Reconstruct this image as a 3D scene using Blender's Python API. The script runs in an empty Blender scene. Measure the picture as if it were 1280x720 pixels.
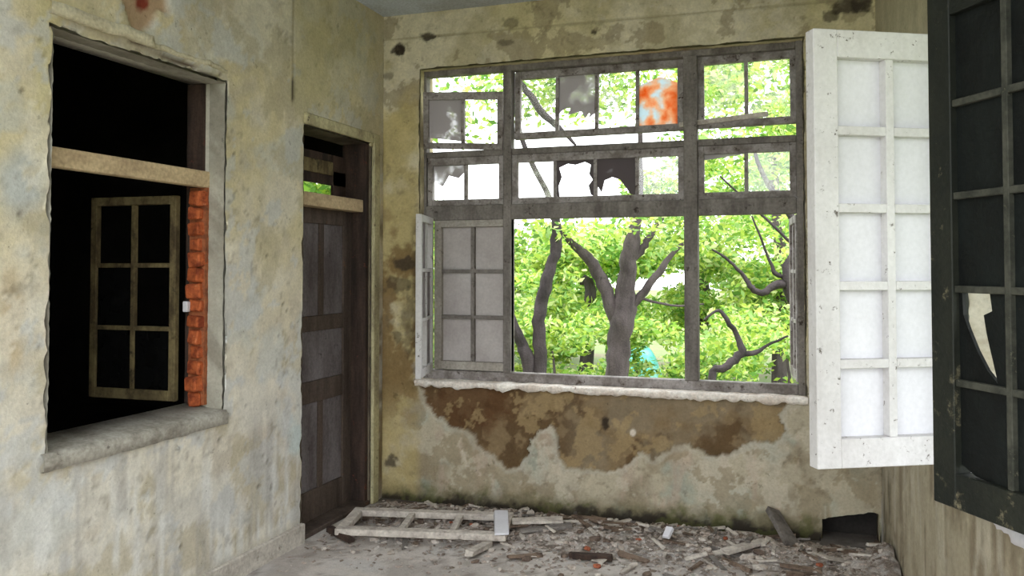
import bpy, bmesh, math, random
import numpy as np
from mathutils import Vector, Matrix

random.seed(7)
RNG = np.random.default_rng(11)
sc = bpy.context.scene
COL = sc.collection

# ------------------------------------------------------------------ camera
F_PX, CX, HOR = 1053.0, 640.0, 335.0
YAW, PITCH = math.radians(18.8), math.radians(1.6)
CAM = Vector((0.0, 0.0, 1.65))
YP = HOR - F_PX * math.tan(PITCH)            # principal point row (the frame is a crop)
cam_d = bpy.data.cameras.new('camera')
cam = bpy.data.objects.new('camera', cam_d)
COL.objects.link(cam)
cam.location = CAM
cam.rotation_euler = (math.pi / 2 + PITCH, 0, YAW)
cam_d.sensor_width = 36.0
cam_d.lens = F_PX / 1280 * 36.0
cam_d.shift_y = -(360 - YP) / 1280.0
cam_d.clip_start = 0.05
cam_d.clip_end = 300
sc.camera = cam
# ------------------------------------------------------------------ overcast sky, exposure
w = bpy.data.worlds.new('overcast_sky')
sc.world = w
w.use_nodes = True
bg = w.node_tree.nodes['Background']
bg.inputs[0].default_value = (0.93, 0.97, 1.0, 1)
bg.inputs[1].default_value = 2.6
sc.view_settings.view_transform = 'Standard'
sc.view_settings.look = 'None'
sc.view_settings.gamma = 1
sc.view_settings.use_curve_mapping = False
sc.view_settings.exposure = 0.85
sun_d = bpy.data.lights.new('hazy_sun', 'SUN')
sun_d.energy = 1.2
sun_d.angle = math.radians(25)
sun_d.color = (1.0, 0.96, 0.88)
sun = bpy.data.objects.new('hazy_sun', sun_d)
COL.objects.link(sun)
sun.rotation_euler = (math.radians(28), 0, math.radians(-25))

# ------------------------------------------------------------------ pixel helpers (1280x720)
FV = Vector((-math.sin(YAW) * math.cos(PITCH), math.cos(YAW) * math.cos(PITCH), math.sin(PITCH)))
RV = Vector((math.cos(YAW), math.sin(YAW), 0))
UV = RV.cross(FV)
def ray(px, py):
    return FV + RV * ((px - CX) / F_PX) - UV * ((py - YP) / F_PX)
def onX(px, py, c):
    d = ray(px, py); return CAM + d * (c / d.x)
def onY(px, py, c):
    d = ray(px, py); return CAM + d * (c / d.y)
def onZ(px, py, c):
    d = ray(px, py); return CAM + d * ((c - CAM.z) / d.z)
def atd(px, py, dist):
    return CAM + ray(px, py) * dist
def to_px(P):                                   # numpy (n,3) -> pixel columns, rows
    D = P - np.array(CAM)
    f = D @ np.array(FV); r = D @ np.array(RV); u = D @ np.array(UV)
    f = np.where(np.abs(f) < 1e-3, 1e-3, f)
    px = CX + F_PX * r / f; py = YP - F_PX * u / f
    bad = f < 0.05
    return np.where(bad, -9999, px), np.where(bad, -9999, py)

# ------------------------------------------------------------------ noise in numpy
def vnoise(x, y, seed=0):
    xi = np.floor(x); yi = np.floor(y); xf = x - xi; yf = y - yi
    def h(a, b):
        v = np.sin(a * 127.1 + b * 311.7 + seed * 74.7) * 43758.5453
        return v - np.floor(v)
    u = xf * xf * (3 - 2 * xf); v = yf * yf * (3 - 2 * yf)
    return (h(xi, yi) * (1 - u) + h(xi + 1, yi) * u) * (1 - v) + (h(xi, yi + 1) * (1 - u) + h(xi + 1, yi + 1) * u) * v
def fbm(x, y, sc_, seed=0, o=5):
    t = 0; a = 0.5; n = 0
    for i in range(o):
        t = t + a * vnoise(x * sc_, y * sc_, seed + i * 13); n += a
        sc_ *= 2.03; a *= 0.6; x, y = x * .8 - y * .6 + 3.7, x * .6 + y * .8 + 1.3
    return t / n
def sstep(a, b, x):
    t = np.clip((x - a) / (b - a), 0, 1); return t * t * (3 - 2 * t)
def poly_sd(px, py, poly):                      # signed distance, negative inside
    d = np.full(px.shape, 1e9); inside = np.zeros(px.shape, bool)
    n = len(poly)
    for i in range(n):
        ax, ay = poly[i]; bx, by = poly[(i + 1) % n]
        ex, ey = bx - ax, by - ay
        t = np.clip(((px - ax) * ex + (py - ay) * ey) / (ex * ex + ey * ey + 1e-9), 0, 1)
        d = np.minimum(d, np.hypot(px - ax - t * ex, py - ay - t * ey))
        c = ((ay > py) != (by > py)) & (px < (bx - ax) * (py - ay) / ((by - ay) + 1e-12) + ax)
        inside ^= c
    return np.where(inside, -d, d)
def ell(px, py, cx, cy, rx, ry):
    return np.hypot((px - cx) / rx, (py - cy) / ry)
def mix(a, b, t):
    return a + (b - a) * t[:, None]
def srgb(r, g, b):
    def f(c):
        c /= 255.0
        return c / 12.92 if c <= 0.04045 else ((c + 0.055) / 1.055) ** 2.4
    return (f(r), f(g), f(b))
A3 = lambda *c: np.array(srgb(*c))[None, :]

# ------------------------------------------------------------------ materials
def nodes_of(name):
    m = bpy.data.materials.new(name); m.use_nodes = True
    nt = m.node_tree; b = nt.nodes['Principled BSDF']
    return m, nt, b
def worn(name, c1, c2, scale=(6, 6, 6), thr=(0.45, 0.62), rough=0.8, bump=0.25, fine=60, c3=None, thr3=(0.6, 0.68), scale3=9, amp=1.0):
    """painted / weathered surface: c1 with patches of c2 and small flecks of c3"""
    m, nt, b = nodes_of(name); N = nt.nodes; L = nt.links
    tc = N.new('ShaderNodeTexCoord'); mp = N.new('ShaderNodeMapping')
    geo = N.new('ShaderNodeNewGeometry')
    mp.inputs['Scale'].default_value = scale
    L.new(geo.outputs['Position'], mp.inputs[0])
    n1 = N.new('ShaderNodeTexNoise'); n1.inputs['Scale'].default_value = 1; n1.inputs['Detail'].default_value = 8
    n1.inputs['Roughness'].default_value = 0.65
    L.new(mp.outputs[0], n1.inputs[0])
    r = N.new('ShaderNodeMapRange'); r.inputs[1].default_value = thr[0]; r.inputs[2].default_value = thr[1]
    L.new(n1.outputs[0], r.inputs[0])
    mx = N.new('ShaderNodeMix'); mx.data_type = 'RGBA'
    mx.inputs[6].default_value = (*c1, 1); mx.inputs[7].default_value = (*c2, 1)
    L.new(r.outputs[0], mx.inputs[0])
    last = mx.outputs[2]
    if c3:
        n3 = N.new('ShaderNodeTexNoise'); n3.inputs['Scale'].default_value = scale3; n3.inputs['Detail'].default_value = 10
        n3.inputs['Roughness'].default_value = 0.75
        L.new(geo.outputs['Position'], n3.inputs[0])
        r3 = N.new('ShaderNodeMapRange'); r3.inputs[1].default_value = thr3[0]; r3.inputs[2].default_value = thr3[1]
        L.new(n3.outputs[0], r3.inputs[0])
        m3 = N.new('ShaderNodeMix'); m3.data_type = 'RGBA'
        L.new(last, m3.inputs[6]); m3.inputs[7].default_value = (*c3, 1); L.new(r3.outputs[0], m3.inputs[0])
        last = m3.outputs[2]
    n2 = N.new('ShaderNodeTexNoise'); n2.inputs['Scale'].default_value = fine; n2.inputs['Detail'].default_value = 6
    L.new(geo.outputs['Position'], n2.inputs[0])
    mu = N.new('ShaderNodeMix'); mu.data_type = 'RGBA'; mu.blend_type = 'MULTIPLY'; mu.inputs[0].default_value = 1
    rr = N.new('ShaderNodeMapRange'); rr.inputs[1].default_value = 0.3; rr.inputs[2].default_value = 0.7
    rr.inputs[3].default_value = 1 - .22 * amp; rr.inputs[4].default_value = 1 + .12 * amp
    L.new(n2.outputs[0], rr.inputs[0]); L.new(rr.outputs[0], mu.inputs[7]); L.new(last, mu.inputs[6])
    L.new(mu.outputs[2], b.inputs['Base Color'])
    bp = N.new('ShaderNodeBump'); bp.inputs['Strength'].default_value = bump; bp.inputs['Distance'].default_value = 0.01
    ad = N.new('ShaderNodeMath'); ad.operation = 'ADD'
    L.new(n2.outputs[0], ad.inputs[0]); L.new(n1.outputs[0], ad.inputs[1])
    L.new(ad.outputs[0], bp.inputs['Height']); L.new(bp.outputs[0], b.inputs['Normal'])
    b.inputs['Roughness'].default_value = rough
    b.inputs['Specular IOR Level'].default_value = 0.25
    return m
def attr_mat(name, rough=0.92, fine=70, mid=14, bump=0.35, lo=0.85, hi=1.08, streak=0.0):
    """colour attribute of the surface times fine procedural grain"""
    m, nt, b = nodes_of(name); N = nt.nodes; L = nt.links
    at = N.new('ShaderNodeAttribute'); at.attribute_name = 'Col'
    geo = N.new('ShaderNodeNewGeometry')
    last = at.outputs['Color']; hs = []
    for s, l, h, zs in ((fine, lo, hi, 1), (mid, 0.86, 1.1, 1), (22, 1 - streak, 1 + streak * 0.6, 0.12)):
        mp = N.new('ShaderNodeMapping'); mp.inputs['Scale'].default_value = (1, 1, zs)
        L.new(geo.outputs['Position'], mp.inputs[0])
        n = N.new('ShaderNodeTexNoise'); n.inputs['Scale'].default_value = s; n.inputs['Detail'].default_value = 8
        n.inputs['Roughness'].default_value = 0.65
        L.new(mp.outputs[0], n.inputs[0])
        r = N.new('ShaderNodeMapRange'); r.inputs[1].default_value = 0.3; r.inputs[2].default_value = 0.7
        r.inputs[3].default_value = l; r.inputs[4].default_value = h
        L.new(n.outputs[0], r.inputs[0])
        mu = N.new('ShaderNodeMix'); mu.data_type = 'RGBA'; mu.blend_type = 'MULTIPLY'; mu.inputs[0].default_value = 1
        L.new(last, mu.inputs[6]); L.new(r.outputs[0], mu.inputs[7]); last = mu.outputs[2]
        hs.append(n.outputs[0])
    for sz, t0, t1, v in ((30, .66, .70, .45), (9, .655, .68, .68), (13, .62, .64, .86)):
        n = N.new('ShaderNodeTexNoise'); n.inputs['Scale'].default_value = sz; n.inputs['Detail'].default_value = 9; n.inputs['Roughness'].default_value = .7
        mp = N.new('ShaderNodeMapping'); mp.inputs['Location'].default_value = (sz, t0 * 7, 3); L.new(geo.outputs['Position'], mp.inputs[0]); L.new(mp.outputs[0], n.inputs[0])
        r = N.new('ShaderNodeMapRange'); r.inputs[1].default_value = t0; r.inputs[2].default_value = t1; r.inputs[3].default_value = 1; r.inputs[4].default_value = v
        L.new(n.outputs[0], r.inputs[0])
        mu = N.new('ShaderNodeMix'); mu.data_type = 'RGBA'; mu.blend_type = 'MULTIPLY'; mu.inputs[0].default_value = 1
        L.new(last, mu.inputs[6]); L.new(r.outputs[0], mu.inputs[7]); last = mu.outputs[2]
    L.new(last, b.inputs['Base Color'])
    ad = N.new('ShaderNodeMath'); ad.operation = 'ADD'; L.new(hs[0], ad.inputs[0]); L.new(hs[1], ad.inputs[1])
    bp = N.new('ShaderNodeBump'); bp.inputs['Strength'].default_value = bump; bp.inputs['Distance'].default_value = 0.012
    L.new(ad.outputs[0], bp.inputs['Height']); L.new(bp.outputs[0], b.inputs['Normal'])
    b.inputs['Roughness'].default_value = rough; b.inputs['Specular IOR Level'].default_value = 0.15
    return m
def leaf_mat(name):
    m, nt, b = nodes_of(name); N = nt.nodes; L = nt.links
    N.remove(b); out = N['Material Output']
    at = N.new('ShaderNodeAttribute'); at.attribute_name = 'Col'
    d = N.new('ShaderNodeBsdfDiffuse'); t = N.new('ShaderNodeBsdfTranslucent'); mx = N.new('ShaderNodeMixShader')
    mx.inputs[0].default_value = 0.5
    L.new(at.outputs['Color'], d.inputs[0]); L.new(at.outputs['Color'], t.inputs[0])
    L.new(d.outputs[0], mx.inputs[1]); L.new(t.outputs[0], mx.inputs[2]); L.new(mx.outputs[0], out.inputs[0])
    return m
def glass_mat(name, dirt_col, dirt=0.12, thr=(0.5, 0.75), scale=9):
    """thin window glass with a film of grime"""
    m, nt, b = nodes_of(name); N = nt.nodes; L = nt.links
    out = N['Material Output']
    tr = N.new('ShaderNodeBsdfTransparent'); gl = N.new('ShaderNodeBsdfGlossy'); gl.inputs['Roughness'].default_value = 0.05
    m1 = N.new('ShaderNodeMixShader'); m1.inputs[0].default_value = 0.05
    L.new(tr.outputs[0], m1.inputs[1]); L.new(gl.outputs[0], m1.inputs[2])
    geo = N.new('ShaderNodeNewGeometry')
    n = N.new('ShaderNodeTexNoise'); n.inputs['Scale'].default_value = scale; n.inputs['Detail'].default_value = 8
    L.new(geo.outputs['Position'], n.inputs[0])
    r = N.new('ShaderNodeMapRange'); r.inputs[1].default_value = thr[0]; r.inputs[2].default_value = thr[1]
    r.inputs[3].default_value = dirt * 0.3; r.inputs[4].default_value = min(1, dirt * 4)
    L.new(n.outputs[0], r.inputs[0])
    df = N.new('ShaderNodeBsdfDiffuse'); df.inputs[0].default_value = (*dirt_col, 1)
    tl = N.new('ShaderNodeBsdfTranslucent'); tl.inputs[0].default_value = (*dirt_col, 1)
    m0 = N.new('ShaderNodeMixShader'); m0.inputs[0].default_value = 0.5
    L.new(df.outputs[0], m0.inputs[1]); L.new(tl.outputs[0], m0.inputs[2])
    m2 = N.new('ShaderNodeMixShader'); L.new(r.outputs[0], m2.inputs[0])
    L.new(m1.outputs[0], m2.inputs[1]); L.new(m0.outputs[0], m2.inputs[2]); L.new(m2.outputs[0], out.inputs[0])
    N.remove(b)
    return m

M = {}
M['plaster'] = attr_mat('plaster', fine=60, mid=11)
M['plaster_streaked'] = attr_mat('streaked_plaster', fine=60, mid=9, streak=0.10)
M['concrete_floor'] = attr_mat('dusty_concrete_floor', fine=90, mid=18, bump=0.6)
M['rubble'] = attr_mat('rubble', fine=110, mid=40, bump=0.8, lo=0.55, hi=1.25)
M['ceiling'] = worn('ceiling_paint', srgb(196, 204, 214), srgb(176, 180, 184), (1.5, 1.5, 1.5))
M['unlit_black'] = worn('unlit_black_plaster', (0.02, 0.018, 0.016), (0.035, 0.03, 0.026), (2, 2, 2))  # near-black colour paints in the darkness of the unlit side room
M['concrete'] = worn('grey_concrete', srgb(172, 168, 158), srgb(132, 126, 116), (5, 5, 9), c3=srgb(70, 62, 54), thr3=(0.62, 0.7))
M['brick'] = worn('orange_brick', srgb(184, 96, 54), srgb(128, 58, 34), (14, 14, 14), bump=0.6, c3=srgb(215, 150, 110), thr3=(0.6, 0.7), scale3=25)
M['white_paint'] = worn('peeling_white_paint', srgb(204, 202, 202), srgb(186, 183, 182), (4, 4, 2), (0.4, 0.7), c3=srgb(96, 90, 84), thr3=(0.60, 0.64), scale3=(24), amp=.35)
M['white_panel'] = worn('white_painted_panel', srgb(214, 213, 219), srgb(202, 201, 206), (3, 3, 2), (0.4, 0.7), bump=0.06, amp=.25)
M['dark_paint'] = worn('dark_green_black_paint', srgb(26, 29, 25), srgb(38, 40, 33), (5, 5, 3), (0.4, 0.65), rough=0.6, c3=srgb(110, 104, 84), thr3=(0.58, 0.68), scale3=12)
M['dark_panel'] = worn('dark_grimy_panel', srgb(10, 13, 13), srgb(20, 25, 24), (6, 6, 4), (0.4, 0.65), rough=0.55, c3=srgb(78, 74, 56), thr3=(0.66, 0.76), scale3=7)
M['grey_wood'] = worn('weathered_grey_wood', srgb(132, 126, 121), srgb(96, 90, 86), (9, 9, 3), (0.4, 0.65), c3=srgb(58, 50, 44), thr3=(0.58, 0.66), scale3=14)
M['sash_wood'] = worn('flaking_sash_paint', srgb(158, 152, 150), srgb(116, 108, 104), (7, 7, 7), (0.42, 0.6), c3=srgb(70, 58, 50), thr3=(0.56, 0.64), scale3=18)
M['grey_panel'] = worn('grey_painted_panel', srgb(186, 180, 178), srgb(168, 160, 158), (4, 4, 4), (0.4, 0.7), bump=0.1, amp=.4)
M['shutter_grey'] = worn('grey_shutter_paint', srgb(166, 160, 152), srgb(142, 134, 126), (6, 6, 3), (0.4, 0.7), c3=srgb(84, 76, 70), thr3=(0.6, 0.67), scale3=20)
M['cream_trim'] = worn('cream_trim_paint', srgb(188, 180, 142), srgb(150, 140, 112), (7, 7, 4), (0.42, 0.62), c3=srgb(70, 60, 50), thr3=(0.6, 0.66), scale3=15)
M['door_wood'] = worn('dark_door_wood', srgb(92, 80, 72), srgb(62, 52, 48), (8, 8, 1.5), (0.4, 0.65), c3=srgb(120, 86, 62), thr3=(0.62, 0.72), scale3=10)
M['door_panel'] = worn('grey_door_panel', srgb(122, 116, 118), srgb(88, 80, 80), (5, 5, 1.5), (0.4, 0.65), c3=srgb(40, 34, 32), thr3=(0.6, 0.7), scale3=10)
M['jamb_wood'] = worn('dark_jamb_wood', srgb(74, 58, 50), srgb(44, 36, 32), (12, 12, 2), (0.4, 0.6), c3=srgb(120, 64, 48), thr3=(0.62, 0.7))
M['tan_wood'] = worn('tan_bar_wood', srgb(202, 180, 144), srgb(170, 148, 118), (5, 5, 12), (0.42, 0.65), c3=srgb(100, 74, 56), thr3=(0.63, 0.7), scale3=14)
M['old_casement'] = worn('yellowed_casement_paint', srgb(128, 114, 80), srgb(80, 68, 48), (10, 10, 5), (0.4, 0.6), c3=srgb(40, 34, 28), thr3=(0.58, 0.66))  # colour darkened because the casement hangs unlit
M['pale_wood'] = worn('pale_driftwood', srgb(206, 198, 188), srgb(166, 156, 148), (14, 14, 14), (0.4, 0.65), c3=srgb(96, 86, 78), thr3=(0.6, 0.7))
M['bark'] = worn('grey_bark', srgb(92, 82, 84), srgb(66, 58, 60), (7, 7, 2), (0.4, 0.65), bump=0.8, c3=srgb(50, 46, 44), thr3=(0.58, 0.7))
M['dark_bark'] = worn('dark_bark', srgb(74, 66, 68), srgb(48, 44, 44), (7, 7, 2), (0.4, 0.65), bump=0.8)
M['leaf'] = leaf_mat('leaf')
M['glass'] = glass_mat('dusty_glass', srgb(225, 225, 215), 0.10)
M['grimy_glass'] = glass_mat('grimy_glass', srgb(176, 170, 172), 0.9, (0.2, 0.5))
M['dark_glass'] = glass_mat('blackened_glass', srgb(112, 104, 106), 1.0, (0.1, 0.4))
def orange_sheet():
    m, nt, b = nodes_of('stained_orange_sheet'); N = nt.nodes; L = nt.links; N.remove(b)
    geo = N.new('ShaderNodeNewGeometry'); n = N.new('ShaderNodeTexNoise'); n.inputs['Scale'].default_value = 11; n.inputs['Detail'].default_value = 6
    L.new(geo.outputs['Position'], n.inputs[0])
    cr = N.new('ShaderNodeValToRGB'); e = cr.color_ramp.elements
    e[0].position = .30; e[0].color = (*srgb(226, 132, 66), 1); e[1].position = .64; e[1].color = (*srgb(214, 226, 236), 1)
    k = e.new(.5); k.color = (*srgb(236, 196, 168), 1)
    L.new(n.outputs[0], cr.inputs[0])
    d = N.new('ShaderNodeBsdfDiffuse'); t = N.new('ShaderNodeBsdfTranslucent'); mx = N.new('ShaderNodeMixShader'); mx.inputs[0].default_value = .75
    L.new(cr.outputs[0], d.inputs[0]); L.new(cr.outputs[0], t.inputs[0]); L.new(d.outputs[0], mx.inputs[1]); L.new(t.outputs[0], mx.inputs[2])
    L.new(mx.outputs[0], N['Material Output'].inputs[0])
    return m
M['orange_sheet'] = orange_sheet()
M['dark_pane'] = glass_mat('dark_room_glass', (0.01, 0.01, 0.01), 0.9, (0.2, 0.5))
M['grass'] = worn('garden_soil_grass', srgb(108, 130, 70), srgb(120, 112, 84), (0.8, 0.8, 0.8), bump=0.8)
M['tarp'] = worn('turquoise_tarpaulin', srgb(98, 190, 184), srgb(150, 212, 206), (3, 3, 3))
M['render_wall'] = worn('facade_plaster', srgb(170, 164, 150), srgb(140, 134, 120), (2, 2, 2))

# ------------------------------------------------------------------ object helpers
def tag(o, label=None, cat=None, group=None, kind=None):
    if label: o['label'] = label
    if cat: o['category'] = cat
    if group: o['group'] = group
    if kind: o['kind'] = kind
    return o
def link(name, me, mt=None, parent=None, smooth=False):
    o = bpy.data.objects.new(name, me); COL.objects.link(o)
    if mt and not me.materials: me.materials.append(mt)
    if parent: o.parent = parent
    if smooth:
        me.polygons.foreach_set('use_smooth', [True] * len(me.polygons))
    return o
def empty(name, loc=(0, 0, 0), rot=(0, 0, 0), parent=None):
    o = bpy.data.objects.new(name, None); COL.objects.link(o)
    o.location = loc; o.rotation_euler = rot; o.empty_display_size = 0.1
    if parent: o.parent = parent
    return o
def bm_box(bm, lo, hi, bev=0.0, jit=0.0):
    vs = [bm.verts.new((x, y, z)) for x in (lo[0], hi[0]) for y in (lo[1], hi[1]) for z in (lo[2], hi[2])]
    if jit:
        for v in vs: v.co += Vector((random.uniform(-jit, jit), random.uniform(-jit, jit), random.uniform(-jit, jit)))
    fs = [(0, 1, 3, 2), (4, 6, 7, 5), (0, 4, 5, 1), (2, 3, 7, 6), (0, 2, 6, 4), (1, 5, 7, 3)]
    faces = [bm.faces.new([vs[i] for i in f]) for f in fs]
    if bev:
        es = list({e for f in faces for e in f.edges})
        bmesh.ops.bevel(bm, geom=es, offset=bev, segments=1, affect='EDGES')
def box(name, lo, hi, mt, parent=None, bev=0.003, jit=0.0):
    bm = bmesh.new(); bm_box(bm, lo, hi, bev, jit)
    bmesh.ops.recalc_face_normals(bm, faces=bm.faces)
    me = bpy.data.meshes.new(name); bm.to_mesh(me); bm.free()
    return link(name, me, mt, parent)
def boxes(name, lst, mt, parent=None, bev=0.003):
    bm = bmesh.new()
    for lo, hi in lst: bm_box(bm, lo, hi, bev)
    bmesh.ops.recalc_face_normals(bm, faces=bm.faces)
    me = bpy.data.meshes.new(name); bm.to_mesh(me); bm.free()
    return link(name, me, mt, parent)
def plate(name, pts, y0, y1, mt, parent=None):
    """flat polygon in x,z extruded between y0 and y1"""
    bm = bmesh.new()
    vs = [bm.verts.new((x, y0, z)) for x, z in pts]
    f = bm.faces.new(vs)
    r = bmesh.ops.extrude_face_region(bm, geom=[f])
    for v in r['geom']:
        if isinstance(v, bmesh.types.BMVert): v.co.y = y1
    bmesh.ops.recalc_face_normals(bm, faces=bm.faces)
    bmesh.ops.triangulate(bm, faces=bm.faces)
    me = bpy.data.meshes.new(name); bm.to_mesh(me); bm.free()
    return link(name, me, mt, parent)
def set_col(me, C):
    at = me.color_attributes.new('Col', 'FLOAT_COLOR', 'POINT')
    at.data.foreach_set('color', np.concatenate([C, np.ones((len(C), 1))], 1).astype(np.float32).ravel())
def mesh_np(name, V, Q):
    me = bpy.data.meshes.new(name)
    k = Q.shape[1]
    me.vertices.add(len(V)); me.vertices.foreach_set('co', V.astype(np.float32).ravel())
    me.loops.add(Q.size); me.loops.foreach_set('vertex_index', Q.astype(np.int32).ravel())
    me.polygons.add(len(Q)); me.polygons.foreach_set('loop_start', np.arange(0, Q.size, k, dtype=np.int32))
    me.polygons.foreach_set('loop_total', np.full(len(Q), k, dtype=np.int32))
    me.update(calc_edges=True)
    return me
def strips(W, H, holes, s0=0, t0=0):
    """solid rectangles left of a wall W x H around its holes"""
    br = sorted({s0, W} | {h[0] for h in holes} | {h[1] for h in holes})
    out = []
    for a, b in zip(br, br[1:]):
        m = (a + b) / 2
        hs = sorted([(h[2], h[3]) for h in holes if h[0] < m < h[1]])
        t = t0
        for h0, h1 in hs:
            if h0 > t + 1e-4: out.append((a, b, t, h0))
            t = h1
        if t < H - 1e-4: out.append((a, b, t, H))
    return out
def relief(name, org, eu, n, W, H, cell, holes, fn, mt, thick, ragged=0.012, seed=1, sag=0.0):
    """plaster face as a fine grid (own depth and colour per vertex) on a solid core"""
    def lines(L, marks):
        v = list(np.linspace(0, L, int(L / cell) + 1)); 
        for m_ in marks:
            i = int(np.argmin([abs(x - m_) for x in v])); v[i] = m_
        return np.array(sorted(set(v)))
    S = lines(W, [h[0] for h in holes] + [h[1] for h in holes if h[1] < W]); T = lines(H, [h[2] for h in holes if h[2] > 0] + [h[3] for h in holes])
    ss, tt = np.meshgrid(S, T, indexing='ij'); s = ss.ravel(); t = tt.ravel()
    org = np.array(org); eu = np.array(eu); n = np.array(n); ez = np.array([0, 0, 1.0])
    P0 = org + s[:, None] * eu + t[:, None] * ez
    px, py = to_px(P0)
    dep, C = fn(s, t, px, py)
    sj, tj = s.copy(), t.copy()
    for h in holes:
        m_ = (s > h[0] - 1e-6) & (s < h[1] + 1e-6) & (t > h[2] - 1e-6) & (t < h[3] + 1e-6)
        r = ragged
        a = np.maximum(0, fbm(s, t, 9, seed, 4) - 0.42) * r * 6
        sj = np.where(m_ & (np.abs(s - h[0]) < 1e-6), sj - a, np.where(m_ & (np.abs(s - h[1]) < 1e-6), sj + a, sj))
        tj = np.where(m_ & (np.abs(t - h[3]) < 1e-6), tj + a, np.where(m_ & (np.abs(t - h[2]) < 1e-6) & (h[2] > 0), tj - a, tj))
    if sag:                                         # crumbled, uneven head of the last hole
        h = holes[-1]; f = (s - h[0]) / (h[1] - h[0])
        m_ = (f > -1e-6) & (f < 1 + 1e-6) & (np.abs(t - h[3]) < 1e-6)
        tj = np.where(m_, h[3] - sag * np.clip(1 - f * 1.5, 0, 1) - sag * .3 * sstep(.35, .7, fbm(s, t, 7, 77)), tj)
    V = org + sj[:, None] * eu + tj[:, None] * ez - n * dep[:, None]
    ns, ntt = len(S), len(T)
    I, J = np.meshgrid(np.arange(ns - 1), np.arange(ntt - 1), indexing='ij')
    cs = (S[I] + S[I + 1]) / 2; ct = (T[J] + T[J + 1]) / 2
    keep = np.ones(cs.shape, bool)
    for h in holes: keep &= ~((cs > h[0]) & (cs < h[1]) & (ct > h[2]) & (ct < h[3]))
    a = I * ntt + J
    Q = np.stack([a, a + ntt, a + ntt + 1, a + 1], -1)[keep]
    # orientation towards n
    if np.dot(np.cross(eu, ez), n) < 0: Q = Q[:, ::-1]
    # solid core behind
    VV = [V]; QQ = [Q]; CC = [C]; base = len(V)
    for (a0, b0, c0, d0) in strips(W, H, holes):
        pts = np.array([org + x * eu + z * ez - n * dd for x in (a0, b0) for dd in (0.06, thick) for z in (c0, d0)])
        q = np.array([(0, 1, 3, 2), (4, 6, 7, 5), (0, 4, 5, 1), (2, 3, 7, 6), (0, 2, 6, 4), (1, 5, 7, 3)]) + base
        VV.append(pts); QQ.append(q); base += 8
        k = np.array([np.argmin((s - x) ** 2 + (t - z) ** 2) for x in (a0, b0) for dd in (0, 1) for z in (c0, d0)])
        CC.append(np.repeat(np.median(C, 0)[None], 8, 0) * 0.95)
    # reveal strips from the plaster face to the core
    me = mesh_np(name, np.concatenate(VV), np.concatenate(QQ))
    set_col(me, np.concatenate(CC))
    o = link(name, me, mt)
    for h in holes:
        pass
    return o
def reveal(name, org, eu, n, hole, d0, d1, mt, parent, colr, which='lrtb', wob=0.004):
    """plastered lining of a hole, as a subdivided strip on each side"""
    org = np.array(org); eu = np.array(eu); n = np.array(n); ez = np.array([0, 0, 1.0])
    a, b, c, d = hole
    V = []; Q = []; 
    segs = {'l': ((a, c), (a, d)), 'r': ((b, c), (b, d)), 't': ((a, d), (b, d)), 'b': ((a, c), (b, c))}
    off = {'l': (1, 0), 'r': (-1, 0), 't': (0, -1), 'b': (0, 1)}
    for k in which:
        (x0, z0), (x1, z1) = segs[k]; L = math.hypot(x1 - x0, z1 - z0); m_ = max(2, int(L / 0.02)); base = len(V)
        nd = 6
        for i in range(m_ + 1):
            f = i / m_
            for j in range(nd):
                g = d0 + (d1 - d0) * j / (nd - 1)
                o_ = 0.004 + wob * random.random()
                if j == 0: g += 0.006 * random.random()
                V.append(org + (x0 + (x1 - x0) * f + off[k][0] * o_) * eu + (z0 + (z1 - z0) * f + off[k][1] * o_) * ez - n * g)
        for i in range(m_):
            for j in range(nd - 1):
                p = base + i * nd + j; Q.append((p, p + 1, p + nd + 1, p + nd))
    V = np.array(V); me = mesh_np(name, V, np.array(Q))
    r = fbm(V[:, 2] * 1.0 + V[:, 0], V[:, 1] + V[:, 0] * .3, 6, 5)
    C = mix(np.repeat(np.array(colr[0])[None], len(V), 0), np.array(colr[1])[None], sstep(0.4, 0.65, r))
    set_col(me, C)
    return link(name, me, mt, parent)

# ------------------------------------------------------------------ room dimensions
XL, YB, ZC = -2.85, 5.47, 3.48          # left wall face, window wall face, ceiling
YR = -0.3                               # walls end here, rear left open to let sky light in
TH = 0.22
BLOCKER = 2.6                             # reach of the unseen slab added to dim the side window
RX0, RSL = 0.45, 0.0976                 # right wall runs slightly askew
def rwx(y): return RX0 + (YB - y) * RSL

# left wall holes (s along +Y from YR, t = z)
lw = onX(62, 300, XL).y - YR; lw1 = onX(281, 300, XL).y - YR
LWB, LWT = 0.905, 2.63
ld = onX(378, 400, XL).y - YR; ld1 = onX(464, 400, XL).y - YR
LDT = 2.53
LHOLES = [(lw, lw1, LWB, LWT), (ld, ld1, 0.0, LDT)]

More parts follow.
